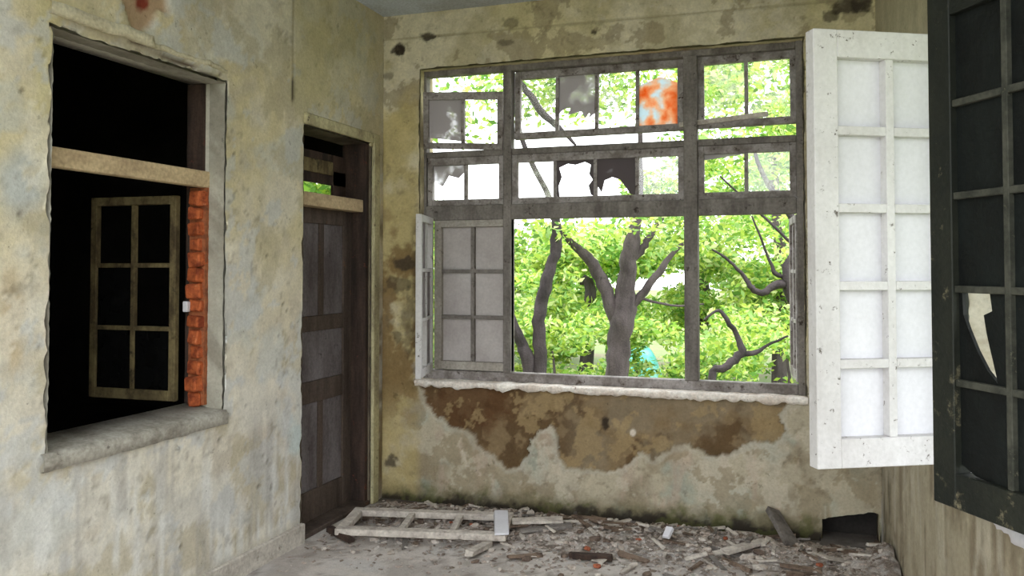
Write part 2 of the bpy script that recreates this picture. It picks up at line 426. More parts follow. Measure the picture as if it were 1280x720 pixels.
def mold(s, t, px, py, seed, amt):
    sp = fbm(s, t, 26, seed, 3); cl = fbm(s, t, 2.2, seed + 5, 3)
    return sstep(0.66 - 0.03 * amt, 0.74, sp) * sstep(0.45, 0.62, cl)
def left_fn(s, t, px, py):
    big = fbm(s, t, 1.3, 3); med = fbm(s, t, 4.5, 9); fine = fbm(s, t, 14, 21)
    C = mix(np.repeat(A3(214, 206, 188), len(s), 0), A3(206, 194, 158), sstep(0.4, 0.62, big) * sstep(0.8, 2.2, t))
    C = mix(C, A3(210, 207, 198), sstep(1.5, 0.4, t + (med - .5)) * 0.8)
    C = mix(C, A3(188, 178, 160), sstep(0.5, 0.68, med) * 0.6)
    C = mix(C, A3(192, 196, 194), sstep(0.56, 0.7, fbm(s, t, 3.1, 33)) * 0.55)
    C = mix(C, A3(176, 186, 194), sstep(1.1, 0.3, ell(px, py, 30, 230, 45, 60) + (med - .5)) * 0.7)
    C = mix(C, A3(182, 160, 122), sstep(1.1, 0.5, ell(px, py, 12, 400, 22, 70) + (fine - .5) * .8) * 0.6)
    C = mix(C, A3(190, 182, 128), sstep(1.1, 0.3, ell(px, py, 60, 60, 20, 220) + (med - .5)) * 0.35)
    fk = fbm(s, t, 2.3, 88, 7); C = mix(C, A3(226, 220, 204), sstep(.575, .59, fk) * .55)
    fk2 = fbm(s, t, 3.4, 93, 7); C = mix(C, A3(184, 174, 146), sstep(.585, .60, fk2) * .6)
    fk3 = fbm(s, t, 5.0, 97, 7); C = mix(C, A3(196, 198, 198), sstep(.60, .615, fk3) * .6)
    # whitish run-off streaks low down, grey rain marks under the sill
    st = fbm(s * 9, t * 0.9, 1.6, 41)
    C = mix(C, A3(222, 222, 218), sstep(0.52, 0.66, st) * sstep(0.95, 0.45, t) * 0.75)
    C = mix(C, A3(168, 164, 158), sstep(0.54, 0.68, fbm(s * 8, t * .8, 1.7, 77)) * sstep(1.0, 0.7, t) * 0.5)
    C = mix(C, A3(186, 204, 206), sstep(1, 0.4, ell(px, py, 370, 545, 12, 30) + (fine - .5)) * .6)
    # mould, nail holes, chips
    mo = mold(s, t, px, py, 52, 1)
    C = mix(C, A3(120, 110, 92), mo * 0.4)
    sp = sstep(0.80, 0.84, fbm(s, t, 30, 61, 3)) * sstep(.5, .6, big)
    C = mix(C, A3(84, 74, 60), sp * 0.7)
    dep = 0.004 * (med - 0.5) + 0.003 * (fine - 0.5) + 0.006 * sp
    # broken plaster at the top with red brick behind
    d = poly_sd(px, py, [(150, -40), (158, 10), (168, 36), (180, 38), (192, 26), (200, 14), (212, 18), (206, -40)]) + (fine - .5) * 8
    pk = sstep(2, -2, d)
    dep = dep + 0.022 * pk
    C = mix(C, A3(176, 150, 122), pk)
    C = mix(C, A3(128, 58, 44), sstep(3, -2, ell(px, py, 182, 4, 1, 1) - 9 + (fine - .5) * 8) * pk)
    # chipped band above the opening: grey and dark crack
    hx = sstep(60, 90, px) * sstep(285, 262, px)
    line = 14 + (px - 75) * 0.40
    C = mix(C, A3(168, 158, 138), sstep(22, 4, py - line) * sstep(-2, 2, py - line) * hx * 0.8)
    dep = dep + 0.012 * sstep(30, 22, py - line) * sstep(-1, 3, py - line) * hx
    ck = sstep(4, 1, np.abs(py - (52 + (px - 165) * 0.375))) * sstep(158, 170, px) * sstep(252, 240, px)
    C = mix(C, A3(74, 50, 36), ck * .9); dep = dep + 0.014 * ck
    # hairline step near the door
    ed = sstep(2.0, 0.8, np.abs(px - 366 + (fine - .5) * 4)) * sstep(140, 120, py)
    C = mix(C, A3(120, 104, 70), ed * 0.5)
    C = mix(C, A3(60, 52, 44), sstep(2.5, 1, np.abs(px - 366)) * sstep(18, 10, np.abs(py - 112)) * .9)
    rt = sstep(366, 369, px) * sstep(400, 380, px - 100)
    C = mix(C, A3(186, 178, 140), sstep(367, 370, px) * sstep(200, 100, py) * 0.5)
    # damp strip beside the door
    C = mix(C, A3(120, 100, 62), sstep(466, 474, px) * sstep(250, 300, py) * sstep(.3, .6, med) * .8)
    # stain round the skirting
    C = mix(C, A3(168, 158, 140), sstep(0.16, 0.12, t) * 0.35)
    return dep, np.clip(C, 0, 1)
wall_left = relief('wall_left', (XL, YR, 0), (0, 1, 0), (1, 0, 0), YB - YR + 0.0, ZC, 0.02, LHOLES, left_fn, M['plaster'], TH, seed=4)
tag(wall_left, 'stained beige plaster wall with the dark unglazed opening and the doorway', 'wall', kind='structure')
reveal('opening_lining', (XL, YR, 0), (0, 1, 0), (1, 0, 0), LHOLES[0], 0.0, 0.10, M['plaster'], wall_left, (srgb(176, 172, 158), srgb(150, 144, 130)), 'lrt')
reveal('opening_lining', (XL, YR, 0), (0, 1, 0), (1, 0, 0), LHOLES[1], 0.0, TH, M['plaster'], wall_left, (srgb(110, 100, 84), srgb(80, 70, 60)), 'lrt')

# back wall
PEEL = [(524, 478), (534, 505), (546, 520), (563, 533), (578, 537), (590, 545), (600, 560), (618, 570), (633, 584), (650, 583), (658, 570), (662, 550),
        (672, 538), (690, 534), (697, 550), (700, 575), (708, 585), (735, 586), (760, 589), (775, 588), (790, 575), (803, 565), (815, 575), (840, 560),
        (860, 555), (890, 572), (915, 568), (940, 551), (965, 555), (981, 545), (974, 520), (986, 503), (1006, 494), (1006, 470), (524, 455)]
YW = YB + 0.10                                   # plane of the window frame
wl = onY(524, 280, YB).x; wr = onY(1006, 280, YB).x
WB, WT = 0.855, 3.075
nx0, nx1 = onY(1028, 670, YB).x, rwx(YB) - 0.01
BX0 = XL
BHOLES = [(wl - BX0, wr - BX0, WB, WT), (nx0 - BX0, nx1 - BX0, 0.0, 0.20)]
def back_fn(s, t, px, py):
    big = fbm(s, t, 1.6, 103); med = fbm(s, t, 4.5, 109); fine = fbm(s, t, 15, 121); vf = fbm(s, t, 40, 141, 3)
    n = len(s)
    up = mix(np.repeat(A3(212, 203, 178), n, 0), A3(188, 178, 148), sstep(0.4, 0.65, med))
    up = mix(up, A3(202, 190, 142), sstep(0.5, 0.65, big) * .6)
    low = mix(np.repeat(A3(184, 174, 152), n, 0), A3(158, 146, 124), sstep(0.42, 0.62, med))
    low = mix(low, A3(164, 172, 160), sstep(0.54, 0.68, fbm(s, t, 3.3, 133)) * .6)
    low = mix(low, A3(186, 166, 148), sstep(0.55, 0.7, fbm(s * 4, t, 2.3, 137)) * .6)
    C = mix(low, up, sstep(0.8, 1.2, t))
    fk = fbm(s, t, 3.0, 188, 7); C = mix(C, A3(204, 196, 178), sstep(.575, .59, fk) * .45)
    fk2 = fbm(s, t, 4.1, 193, 7); C = mix(C, A3(146, 132, 106), sstep(.585, .60, fk2) * .6)
    # left strip of the wall: olive and brown damp
    lf = sstep(530, 516, px)
    C = mix(C, A3(186, 168, 114), lf * sstep(0.35, 0.6, big + (med - .5) * .6) * .7)
    C = mix(C, A3(128, 104, 68), lf * sstep(210, 330, py) * sstep(560, 470, py) * sstep(0.38, 0.56, fbm(s, t, 6, 151)) * .9)
    C = mix(C, A3(70, 54, 40), sstep(512, 520, px) * lf * sstep(260, 300, py) * sstep(500, 470, py) * sstep(.35, .55, fine) * .8)
    # beam band above the window
    bandd = sstep(2.0, 0.5, np.abs(py - (47 - (px - 520) * 0.088)))
    C = mix(C, A3(150, 140, 112), bandd * .6)
    dep = 0.004 * (med - .5) + 0.004 * (fine - .5) + 0.004 * bandd
    # dark scrape marks and holes above the window
    for (cx, cy, rx, ry, a) in [(498, 62, 10, 8, 1), (537, 45, 12, 5, .9), (630, 53, 14, 4, .5), (640, 28, 12, 7, .5), (742, 40, 4, 3, .8), (486, 95, 6, 5, .5),
                                (1060, 8, 24, 10, .8), (1040, 20, 10, 8, .7), (1075, 4, 12, 14, .8), (505, 330, 14, 10, .8), (510, 400, 8, 40, .5), (487, 578, 8, 10, .8), (497, 420, 6, 10, .6),
                                (500, 355, 20, 12, .6)]:
        k = sstep(1.15, 0.7, ell(px, py, cx, cy, rx, ry) + (fine - .5) * 1.8)
        C = mix(C, A3(64, 56, 48), k * a); dep = dep + 0.010 * k * a
    mo = mold(s, t, px, py, 152, 1)
    C = mix(C, A3(104, 94, 76), mo * .35)
    # peeled render below the sill
    d = poly_sd(px, py, PEEL) + (fine - .5) * 9 + (vf - .5) * 7
    pk = sstep(.8, -.8, d)
    br = mix(np.repeat(A3(132, 112, 84), n, 0), A3(100, 80, 56), sstep(.46, .56, fbm(s, t, 7, 161)))
    br = mix(br, A3(140, 126, 104), sstep(690, 740, px) * .75 * sstep(.3, .55, med))
    br = mix(br, A3(94, 66, 42), sstep(1.2, .6, ell(px, py, 585, 510, 62, 34) + (fine - .5) * .9) * .75)
    br = mix(br, A3(164, 142, 104), sstep(.56, .6, fbm(s, t, 8, 165)) * .6)
    C = mix(C, br, pk)
    dep = dep + pk * (0.034 + 0.010 * (fine - .5) * 2 + .006 * (vf - .5))
    rim = sstep(5, 1, np.abs(d - 3)) * (1 - pk)
    C = mix(C, A3(186, 180, 166), rim * .45)
    hole = sstep(1.2, .6, ell(px, py, 755, 531, 5, 8) + (vf - .5))
    C = mix(C, A3(60, 50, 40), hole); dep = dep + hole * 0.012
    C = mix(C, A3(214, 204, 190), sstep(1.2, .6, ell(px, py, 790, 542, 4, 5)))
    # mossy, blackened foot of the wall
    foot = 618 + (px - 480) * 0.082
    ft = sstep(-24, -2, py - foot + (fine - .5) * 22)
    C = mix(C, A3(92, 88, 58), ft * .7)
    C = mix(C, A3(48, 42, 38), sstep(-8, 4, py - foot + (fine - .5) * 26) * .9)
    C = mix(C, A3(96, 98, 58), sstep(.55, .65, fbm(s, t, 8, 171)) * sstep(-30, -8, py - foot) * .6)
    return dep, np.clip(C, 0, 1)
wall_back = relief('wall_back', (BX0, YB, 0), (1, 0, 0), (0, -1, 0), rwx(YB) - BX0 + 0.05, ZC, 0.0095, BHOLES, back_fn, M['plaster'], TH, ragged=0.008, seed=8, sag=.055)
tag(wall_back, 'end wall with brown plaster peeled off below the broad broken window', 'wall', kind='structure')
reveal('opening_lining', (BX0, YB, 0), (1, 0, 0), (0, -1, 0), BHOLES[0], 0.0, TH, M['plaster'], wall_back, (srgb(196, 184, 150), srgb(160, 148, 120)), 'lrt')
boxes('cavity_lining', [((nx0 - .05, YB + TH, -0.02), (nx1 + .05, YB + TH + .03, .2)), ((nx0 - .05, YB + .065, .201), (nx1 + .05, YB + TH, .23))], M['unlit_black'], wall_back, 0)

# right wall (askew), window opening between the two big shutters
rd = Vector((RSL, -1, 0)).normalized()           # along the wall towards the camera
rn = Vector((-1, -RSL, 0)).normalized()          # into the room
def rs(y): return (YB - y) / -rd.y
RHOLE = (rs(3.70), rs(2.46), 0.86, 2.60)
def right_fn(s, t, px, py):
    med = fbm(s, t, 4.5, 209); fine = fbm(s, t, 15, 221); st = fbm(s * 5, t * 1.2, 2.0, 231); st2 = fbm(s * 8, t * 1.4, 1.6, 241)
    n = len(s)
    C = mix(np.repeat(A3(172, 162, 140), n, 0), A3(140, 128, 108), sstep(.42, .6, st))
    C = mix(C, A3(192, 184, 166), sstep(.54, .66, st2) * .7)
    C = mix(C, A3(92, 84, 64), sstep(.6, .72, fbm(s * 6, t * 1.1, 2.1, 251)) * .7)
    C = mix(C, A3(176, 166, 142), sstep(.5, .62, med) * .5)
    cr = sstep(.03, .018, s) * sstep(.28, .34, t) * sstep(.78, .7, t)
    C = mix(C, A3(186, 178, 150), sstep(2.4, 2.8, t) * .8)
    C = mix(C, A3(206, 204, 200), sstep(.10, .0, s) * sstep(.5, .1, t + (fine - .5) * .3) * .8)
    return 0.004 * (med - .5) + .004 * (fine - .5) + .03 * cr, np.clip(mix(C, A3(40, 34, 30), cr), 0, 1)
wall_right = relief('wall_right', (rwx(YB), YB, 0), tuple(rd), tuple(rn), rs(YR), ZC, 0.03, [RHOLE], right_fn, M['plaster_streaked'], TH, seed=14)
tag(wall_right, 'streaky brown plaster wall beneath the big open shutters', 'wall', kind='structure')
reveal('opening_lining', (rwx(YB), YB, 0), tuple(rd), tuple(rn), RHOLE, 0.0, TH, M['plaster'], wall_right, (srgb(196, 190, 176), srgb(170, 160, 140)), 'lrt')

# floor and ceiling
def floor():
    xs = np.arange(-3.3, 1.6, 0.03); ys = np.arange(-2.2, YB + .26, 0.03)
    X, Y = np.meshgrid(xs, ys, indexing='ij'); x = X.ravel(); y = Y.ravel()
    Z = 0.004 * (fbm(x, y, 6, 301) - .5) + 0.003 * (fbm(x, y, 25, 303) - .5)
    V = np.stack([x, y, Z], 1)
    nx, ny = len(xs), len(ys)
    I, J = np.meshgrid(np.arange(nx - 1), np.arange(ny - 1), indexing='ij'); a = (I * ny + J).ravel()
    me = mesh_np('floor', V, np.stack([a, a + ny, a + ny + 1, a + 1], 1))
    C = mix(np.repeat(A3(202, 194, 188), len(x), 0), A3(178, 170, 164), sstep(.42, .62, fbm(x, y, 3, 305)))
    C = mix(C, A3(196, 192, 190), sstep(.54, .68, fbm(x, y, 5, 307)) * .7)
    C = mix(C, A3(134, 124, 116), sstep(.60, .66, fbm(x, y, 13, 309)) * .6)
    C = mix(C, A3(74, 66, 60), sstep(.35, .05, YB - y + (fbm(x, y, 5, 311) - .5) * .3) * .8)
    set_col(me, C)
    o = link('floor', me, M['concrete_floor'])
    tag(o, 'dusty grey concrete floor strewn with debris', 'floor', kind='structure')
floor()
ce = boxes('ceiling', [((XL - .3, .9, ZC), (1.7, YB + .3, ZC + .15))], M['ceiling'], None, 0)  # stops short of the camera to admit more sky light
tag(ce, 'pale blue grey plaster ceiling', 'ceiling', kind='structure')
bb_end = onX(381, 660, XL + .02).y
bb = box('baseboard_left', (XL - .01, YR, -.01), (XL + .025, bb_end, .115), worn('skirting_plaster', srgb(196, 190, 180), srgb(168, 160, 150), (5, 5, 5), c3=srgb(110, 100, 90), thr3=(.6, .68)), None, .006)
tag(bb, 'chipped plaster skirting along the foot of the beige wall', 'baseboard', kind='structure')

# ------------------------------------------------------------------ room behind the left wall, coloured black to look unlit
sr = boxes('wall_far', [((-7.2, 0.6, -.05), (-7.0, 5.75, ZC)), ((-7.2, 0.45, -.05), (XL - TH + .01, .6, ZC))], M['unlit_black'], None, 0)
tag(sr, 'walls coloured black as shade in the dark room beyond the opening', 'wall', kind='structure')
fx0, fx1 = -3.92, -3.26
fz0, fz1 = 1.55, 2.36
sl = boxes('wall_facade', [((-7.2, YB, -.05), (fx0, YB + TH, ZC)), ((fx1, YB, -.05), (XL, YB + TH, ZC)), ((fx0, YB, -.05), (fx1, YB + TH, fz0)), ((fx0, YB, fz1), (fx1, YB + TH, ZC))], M['unlit_black'], None, 0)
tag(sl, 'wall coloured black as shade with a small hole letting daylight in behind the door', 'wall', kind='structure')
sf = boxes('floor_beyond', [((-7.2, .45, -.15), (XL - TH + .02, 5.7, 0.0)), ((-7.2, .45, ZC), (XL - TH + .02, 5.7, ZC + .1))], M['unlit_black'], None, 0)
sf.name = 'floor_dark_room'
tag(sf, 'floor and ceiling coloured black as shade in the dark room beyond the opening', 'floor', kind='structure')

# ------------------------------------------------------------------ window leaf builder
def jag(pts, n=4, amp=0.012):
    out = []
    for (a, b) in zip(pts, pts[1:] + pts[:1]):
        out.append(a)
    return out
def leaf(name, wd, ht, th, cols, rows, st, rt, rb, mu, mf, mp, panel_t=0.006, panels=None, parent=None, mm=None, split=True, panel_y=0.0):
    """framed leaf: stiles, rails, bars and one panel per opening; x from the hinge, y through, z up"""
    e = empty(name, parent=parent) if parent is None else empty(name, parent=parent)
    y0, y1 = -th / 2, th / 2
    mm = mm or mf
    iw = (wd - 2 * st - (cols - 1) * mu) / cols; ih = (ht - rt - rb - (rows - 1) * mu) / rows
    box('stile', (0, y0, 0), (st, y1, ht), mf, e); box('stile', (wd - st, y0, 0), (wd, y1, ht), mf, e)
    box('rail', (st, y0, 0), (wd - st, y1, rb), mf, e); box('rail', (st, y0, ht - rt), (wd - st, y1, ht), mf, e)
    by0, by1 = y0 * .8, y1 * .8
    for c in range(1, cols):
        x = st + c * iw + (c - 1) * mu
        box('glazing_bar', (x, by0, rb), (x + mu, by1, ht - rt), mm, e, .002)
    for r in range(1, rows):
        z = rb + r * ih + (r - 1) * mu
        for c in range(cols):
            x = st + c * (iw + mu)
            box('glazing_bar', (x, by0 * .96, z), (x + iw, by1 * .96, z + mu), mm, e, .002)
    for r in range(rows):
        for c in range(cols):
            x = st + c * (iw + mu); z = rb + (rows - 1 - r) * (ih + mu)
            spec = (panels or {}).get((r, c), 'full')
            if spec is None: continue
            mat = mp; polys = [[(0, 0), (1, 0), (1, 1), (0, 1)]]
            if spec != 'full':
                mat = spec[0] or mp; polys = spec[1]
            if mat is None: continue
            for po in polys:
                pm = 0.004
                pts = [(x - pm + u * (iw + 2 * pm), z - pm + v * (ih + 2 * pm)) for u, v in po]
                plate('panel' if panel_t > .004 else 'pane', pts, panel_y - panel_t / 2, panel_y + panel_t / 2, mat, e)
    return e
def jline(p, q, n, amp, rnd):
    """jagged points from p to q"""
    out = []
    for i in range(n + 1):
        f = i / n
        out.append((p[0] + (q[0] - p[0]) * f + rnd.uniform(-amp, amp), p[1] + (q[1] - p[1]) * f + rnd.uniform(-amp, amp)))
    return [(min(1, max(0, a)), min(1, max(0, b))) for a, b in out]

# ------------------------------------------------------------------ the broad window of the end wall
win = empty('window_1', ((wl + wr) / 2, YW, WB)); tag(win, 'broad weathered window frame of small panes looking onto the garden', 'window', kind='structure')
def wx(px, py=270): return onY(px, py, YW).x
def wz(px, py): return onY(px, py, YW).z
ox, oy, oz = win.location
def wbox(name, x0, x1, z0, z1, mt, y0=-.035, y1=.035, bev=.004):
    return box(name, (x0 - ox, y0, z0 - oz), (x1 - ox, y1, z1 - oz), mt, win, bev)
fl, fr = wl + .0, wr - .0
m1a, m1b = wx(631), wx(641); m2a, m2b = wx(856), wx(873)
zt0, zt1 = wz(750, 272), wz(750, 253)            # main transom
za0, za1 = wz(750, 189), wz(750, 181)            # upper transom
GW = M['grey_wood']
wbox('jamb', fl, wx(535), WB, WT, GW); wbox('jamb', wx(996), fr, WB, WT, GW, -.05, .05)
wbox('head', wx(535), wx(996), WT - .045, WT, GW); 
wbox('bottom_rail', wx(535), wx(996), WB + .0, WB + .07, M['sash_wood'], -.04, .04)
wbox('mullion', m1a, m1b, WB + .07, WT - .045, GW, -.04, .04); wbox('mullion', m2a, m2b, WB + .07, WT - .045, GW, -.05, .04)
for a, b in ((wx(535), m1a), (m1b, m2a), (m2b, wx(996))):
    wbox('transom', a, b, zt0, zt1, GW, -.04, .04)
    wbox('transom', a, b, za0, za1, GW, -.03, .03)
# window board: broken whitish ledge
def ledge():
    xs = np.linspace(wl - .02, wr + .01, 120); V = []; Q = []
    for i, x in enumerate(xs):
        fr_ = fbm(np.array([x]), np.array([0.0]), 7, 401)[0]; f2 = fbm(np.array([x]), np.array([3.0]), 20, 411)[0]
        y0 = YB - .025 - .05 * (fr_ - .4) - .02 * f2; z1 = WB + .005 + .012 * (f2 - .5); z0 = WB - .035 - .04 * (f2 - .4) * (1 if x > -1.9 else 1.6)
        V += [(x, y0 + .012, z0), (x, y0, z1 - .012), (x, y0 + .01, z1), (x, YB + TH, z1 + .012), (x, YB + TH, z0)]
    for i in range(len(xs) - 1):
        for j in range(5):
            a = i * 5 + j; b = i * 5 + (j + 1) % 5; Q.append((a, b, b + 5, a + 5))
    me = mesh_np('window_sill', np.array(V) - np.array([ox, oy, oz]), np.array(Q))
    link('window_sill', me, worn('crumbling_white_sill', srgb(246, 240, 232), srgb(220, 206, 194), (9, 9, 9), (.4, .62), c3=srgb(130, 84, 64), thr3=(.6, .68), scale3=16), win)
ledge()
rnd = random.Random(5)
def sash(x0, x1, z0, z1, cols, panels, tiltx=0.0, roll=0.0, dy=0.0, mp=None, st=.04, rt=.055, rb=.045):
    e = leaf('sash', x1 - x0, z1 - z0, .04, cols, 1, st, rt, rb, .024, M['sash_wood'], mp or M['glass'], .003, panels, win)
    e.location = (x0 - ox, dy, z0 - oz); e.rotation_euler = (tiltx, roll, 0)
    return e
top_jag = lambda base, n=7, amp=.06: [(0, 1), (0, base)] + jline((0.04, base), (.96, base), n, amp, rnd) + [(1, base), (1, 1)]
# upper row
s11 = sash(wx(533, 140), m1a, wz(585, 184), wz(585, 114), 2, {(0, 0): (M['grimy_glass'], [[(0, .12), (1, .05), (1, 1), (0, 1)]]), (0, 1): None}, math.radians(9), math.radians(3.5), -.03)
s12 = sash(m1b + .01, m2a - .005, wz(750, 169), WT - .042, 4, {
    (0, 1): (M['grimy_glass'], [top_jag(.3, 8, .14)]), (0, 3): (M['orange_sheet'], [[(0, 0), (1, 0), (1, .72), (.55, .85), (0, .72)]]), (0, 0): 'full', (0, 2): 'full'}, math.radians(-4), math.radians(-.3), .02)
s13 = sash(m2b + .002, wx(996, 110), wz(935, 158), WT - .042, 2, {}, math.radians(-3), math.radians(-.5), .01)
# fixed middle row
sash(wx(536, 230), m1a, zt1, za0, 2, {(0, 0): (M['grimy_glass'], [[(0, .55), (.3, .4), (.5, .7), (.8, .62), (1, .8), (1, 1), (0, 1)]]), (0, 1): 'full'})
ring = [(0, 0), (.08, 0), (.05, .3), (.14, .55), (.07, .8), (.3, .9), (.5, .86), (.75, .93), (.9, .85), (.86, .6), (.95, .45), (.84, .3), (.9, .05), (1, 0), (1, 1), (0, 1)]
sash(m1b, m2a, zt1, za0, 4, {(0, 1): (M['dark_glass'], [ring]), (0, 2): (M['dark_glass'], [[(0, 1), (0, .3), (.12, .1), (.2, .42), (.4, .5), (.6, .42), (.75, .2), (.85, .04), (1, 0), (1, 1)]])})
sash(m2b, wx(996), zt1, za0, 2, {(0, 0): (M['grimy_glass'], [[(0, .84), (.5, .9), (1, .97), (1, 1), (0, 1)]])})
# a slipped batten in the gap of the upper right light
b_ = wbox('batten', m2b, wx(985, 165), wz(935, 172), wz(935, 166), M['pale_wood'], -.03, -.015, .001)
b_.rotation_euler = (0, math.radians(-4), 0); b_.location = (0, 0, 0); b_.location.z = 0.045

# grey panelled shutter closed in the left light
zb = WB + .075
gs = leaf('window_shutter', m1b - wx(545) , zt0 - zb, .05, 2, 3, .055, .05, .06, .026, M['shutter_grey'], M['grey_panel'], .01, panel_y=.018, mm=M['grey_wood'])  # bars coloured darker than the frame, standing in for their shadow lines
gs.location = (wx(545), YW - .005, zb)
tag(gs, 'grey six-panel shutter closed in the window light beside the corner', 'shutter')
# casement swung into the room at the left jamb, seen edge-on
cs = leaf('window_casement', .50, zt0 - zb + .02, .038, 2, 3, .05, .05, .06, .024, M['white_paint'], M['grimy_glass'], .003, panels={(0, 0): None, (2, 1): None})
hx_ = wx(543); cs.location = (hx_, YB + .04, zb - .005)
tgt = onY(523, 380, YB - .44)
cs.rotation_euler = (0, 0, math.atan2(YB - .44 - (YB + .04), tgt.x - hx_))
tag(cs, 'narrow glazed casement with flaking white paint swung in beside the corner', 'casement')
# casement swung outwards at the right jamb, seen edge-on
co = leaf('window_casement', .52, zt0 - zb, .036, 2, 3, .05, .05, .06, .024, M['sash_wood'], M['grimy_glass'], .003)
co.location = (wx(998), YW + .05, zb); co.rotation_euler = (0, 0, math.radians(95))
tag(co, 'grey casement swung outwards over the garden, seen edge-on', 'casement')

# ------------------------------------------------------------------ dark opening in the left wall
w2 = empty('window_2', (XL - .11, (lw + lw1) / 2 + YR, LWB)); tag(w2, 'dark unglazed opening with a tan cross bar in the beige wall', 'window', kind='structure')
def local(o, P): return Vector(P) - o.location
tb0 = onX(160, 222, XL - .12).z; tb1 = onX(160, 199, XL - .12).z
box('cross_bar', local(w2, (XL - .145, lw + YR - .01, tb0)), local(w2, (XL - .095, lw1 + YR + .01, tb1)), M['tan_wood'], w2, .005)
# sloped concrete sill
def sill2():
    ys = np.linspace(lw + YR - .03, lw1 + YR + .01, 60); V = []; Q = []
    for y in ys:
        n1 = fbm(np.array([y]), np.array([1.]), 8, 421)[0] - .5; n2 = fbm(np.array([y]), np.array([7.]), 25, 431)[0] - .5
        V += [(XL + .022 + .012 * n2, y, LWB - .065 + .02 * n1), (XL + .025 + .01 * n2, y, LWB - .012), (XL + .012, y, LWB + .004 + .006 * n2), (XL - TH - .02, y, LWB + .028), (XL - TH - .02, y, LWB - .08)]
    for i in range(len(ys) - 1):
        for j in range(5):
            a = i * 5 + j; b = i * 5 + (j + 1) % 5; Q.append((a, a + 5, b + 5, b))
    V = np.array(V) - np.array(w2.location)
    link('window_sill', mesh_np('window_sill', V, np.array(Q)), M['concrete'], w2)
sill2()
def moulding():
    ys = np.linspace(lw + YR - .02, lw1 + YR + .005, 70); V = []; Q = []
    for y in ys:
        n1 = fbm(np.array([y]), np.array([1.]), 9, 451)[0] - .5; k = 1.0 if y < lw + YR + .55 else .45 + .4 * n1
        z0 = LWT + .05 + .02 * n1; z1 = z0 + .05 * k; xx = XL + .016 * k + .006 * n1
        V += [(XL - .03, y, z0), (xx, y, z0), (xx, y, z1), (XL - .03, y, z1 + .008)]
    for i in range(len(ys) - 1):
        for j in range(4):
            a = i * 4 + j; b = i * 4 + (j + 1) % 4; Q.append((a, a + 4, b + 4, b))
    link('lintel_moulding', mesh_np('lintel_moulding', np.array(V) - np.array(w2.location), np.array(Q)), worn('cream_moulding', srgb(206, 198, 172), srgb(186, 176, 150), (7, 7, 7), c3=srgb(120, 100, 80)), w2)
moulding()
# exposed brick courses of the far jamb
me_b = []
for k in range(3):
    bm = bmesh.new(); bm_box(bm, (-.042, -.034, -.038), (.042, .034, .038), .008, .007)
    bmesh.ops.recalc_face_normals(bm, faces=bm.faces); m_ = bpy.data.meshes.new('brick'); bm.to_mesh(m_); bm.free(); m_.materials.append(M['brick']); me_b.append(m_)
zb0 = LWB + .06; k = 0
while zb0 < tb0 - .03:
    o = link('brick', me_b[k % 3], None, w2)
    o.location = local(w2, (XL - .142 + rnd.uniform(-.014, .004), lw1 + YR - .022 + rnd.uniform(-.012, .006), zb0)); o.rotation_euler = (rnd.uniform(-.1, .1), rnd.uniform(-.1, .1), rnd.uniform(-.3, .3)); o.scale = (rnd.uniform(.75, 1.1), 1, rnd.uniform(.8, 1.05))
    zb0 += .081; k += 1
box('mortar', local(w2, (XL - .2, lw1 + YR - .03, LWB + .03)), local(w2, (XL - .098, lw1 + YR - .003, tb0)), worn('orange_mortar', srgb(160, 96, 62), srgb(120, 70, 48), (18, 18, 18)), w2, 0)
box('brick_chip', local(w2, (XL - .205, lw1 + YR - .075, 1.42)), local(w2, (XL - .175, lw1 + YR - .045, 1.475)), M['white_panel'], w2, .004)
boxes('dark_strip', [((XL - .235 - w2.location.x, lw1 + YR - .014 - w2.location.y, .03), (XL - .128 - w2.location.x, lw1 + YR + .02 - w2.location.y, LWT - LWB - .002))], M['jamb_wood'], w2, 0)  # dark strip over the deep lining, painted in for the opening's shade
# casement hanging open into the dark room
dc = leaf('window_casement', .56, 1.09, .035, 2, 3, .04, .045, .055, .024, M['old_casement'], M['dark_pane'], .003, panels={(0, 0): None, (0, 1): None, (1, 0): None})
dc.location = (XL - .275, lw1 + YR - .03, LWB + .04); dc.rotation_euler = (0, 0, math.radians(181.5))
tag(dc, 'yellowed six-pane casement hanging open inside the dark opening', 'casement')

# ------------------------------------------------------------------ door in the left wall
DX = XL - .15
d1 = empty('door_1', (DX, (ld + ld1) / 2 + YR, 0)); tag(d1, 'dark grey panelled door with a broken transom in the corner', 'door', kind='structure')
def dbox(name, y0, y1, z0, z1, mt, x0=-.022, x1=.022, bev=.004, parent=None):
    return box(name, (x0, y0 - d1.location.y, z0), (x1, y1 - d1.location.y, z1), mt, parent or d1, bev)
ya, yb = ld + YR, ld1 + YR
dbz0, dbz1 = onX(420, 262, XL - .08).z, onX(420, 246, XL - .08).z
lf_ = empty('door_leaf', (0, 0, 0), parent=d1)
y1 = yb - .05
st = .11
dbox('stile', ya + .02, ya + .02 + st, .03, dbz0, M['door_wood'], parent=lf_); dbox('stile', y1 - st, y1, .03, dbz0, M['door_wood'], parent=lf_)
rl = [(.03, .22), (.78, .92), (1.24, 1.34), (dbz0 - .1, dbz0)]
for a, b in rl: dbox('rail', ya + .02 + st, y1 - st, a, b, M['door_wood'], parent=lf_)
mid = (ya + y1) / 2 + .02
for (a, b), (c, d) in zip(rl, rl[1:]):
    dbox('panel', ya + .02 + st, y1 - st, b, c, M['door_panel'], -.008, .008, .001, parent=lf_)
for a, b in ((.22, .78), (1.34, dbz0 - .1)):
    dbox('panel_bar', mid - .03, mid + .03, a, b, M['door_wood'], -.018, .018, .003, parent=lf_)
dbox('jamb', yb - .048, yb - .004, 0, LDT, M['jamb_wood'], -.06, .13); dbox('jamb', ya + .004, ya + .02, 0, LDT, M['jamb_wood'], -.06, .13)
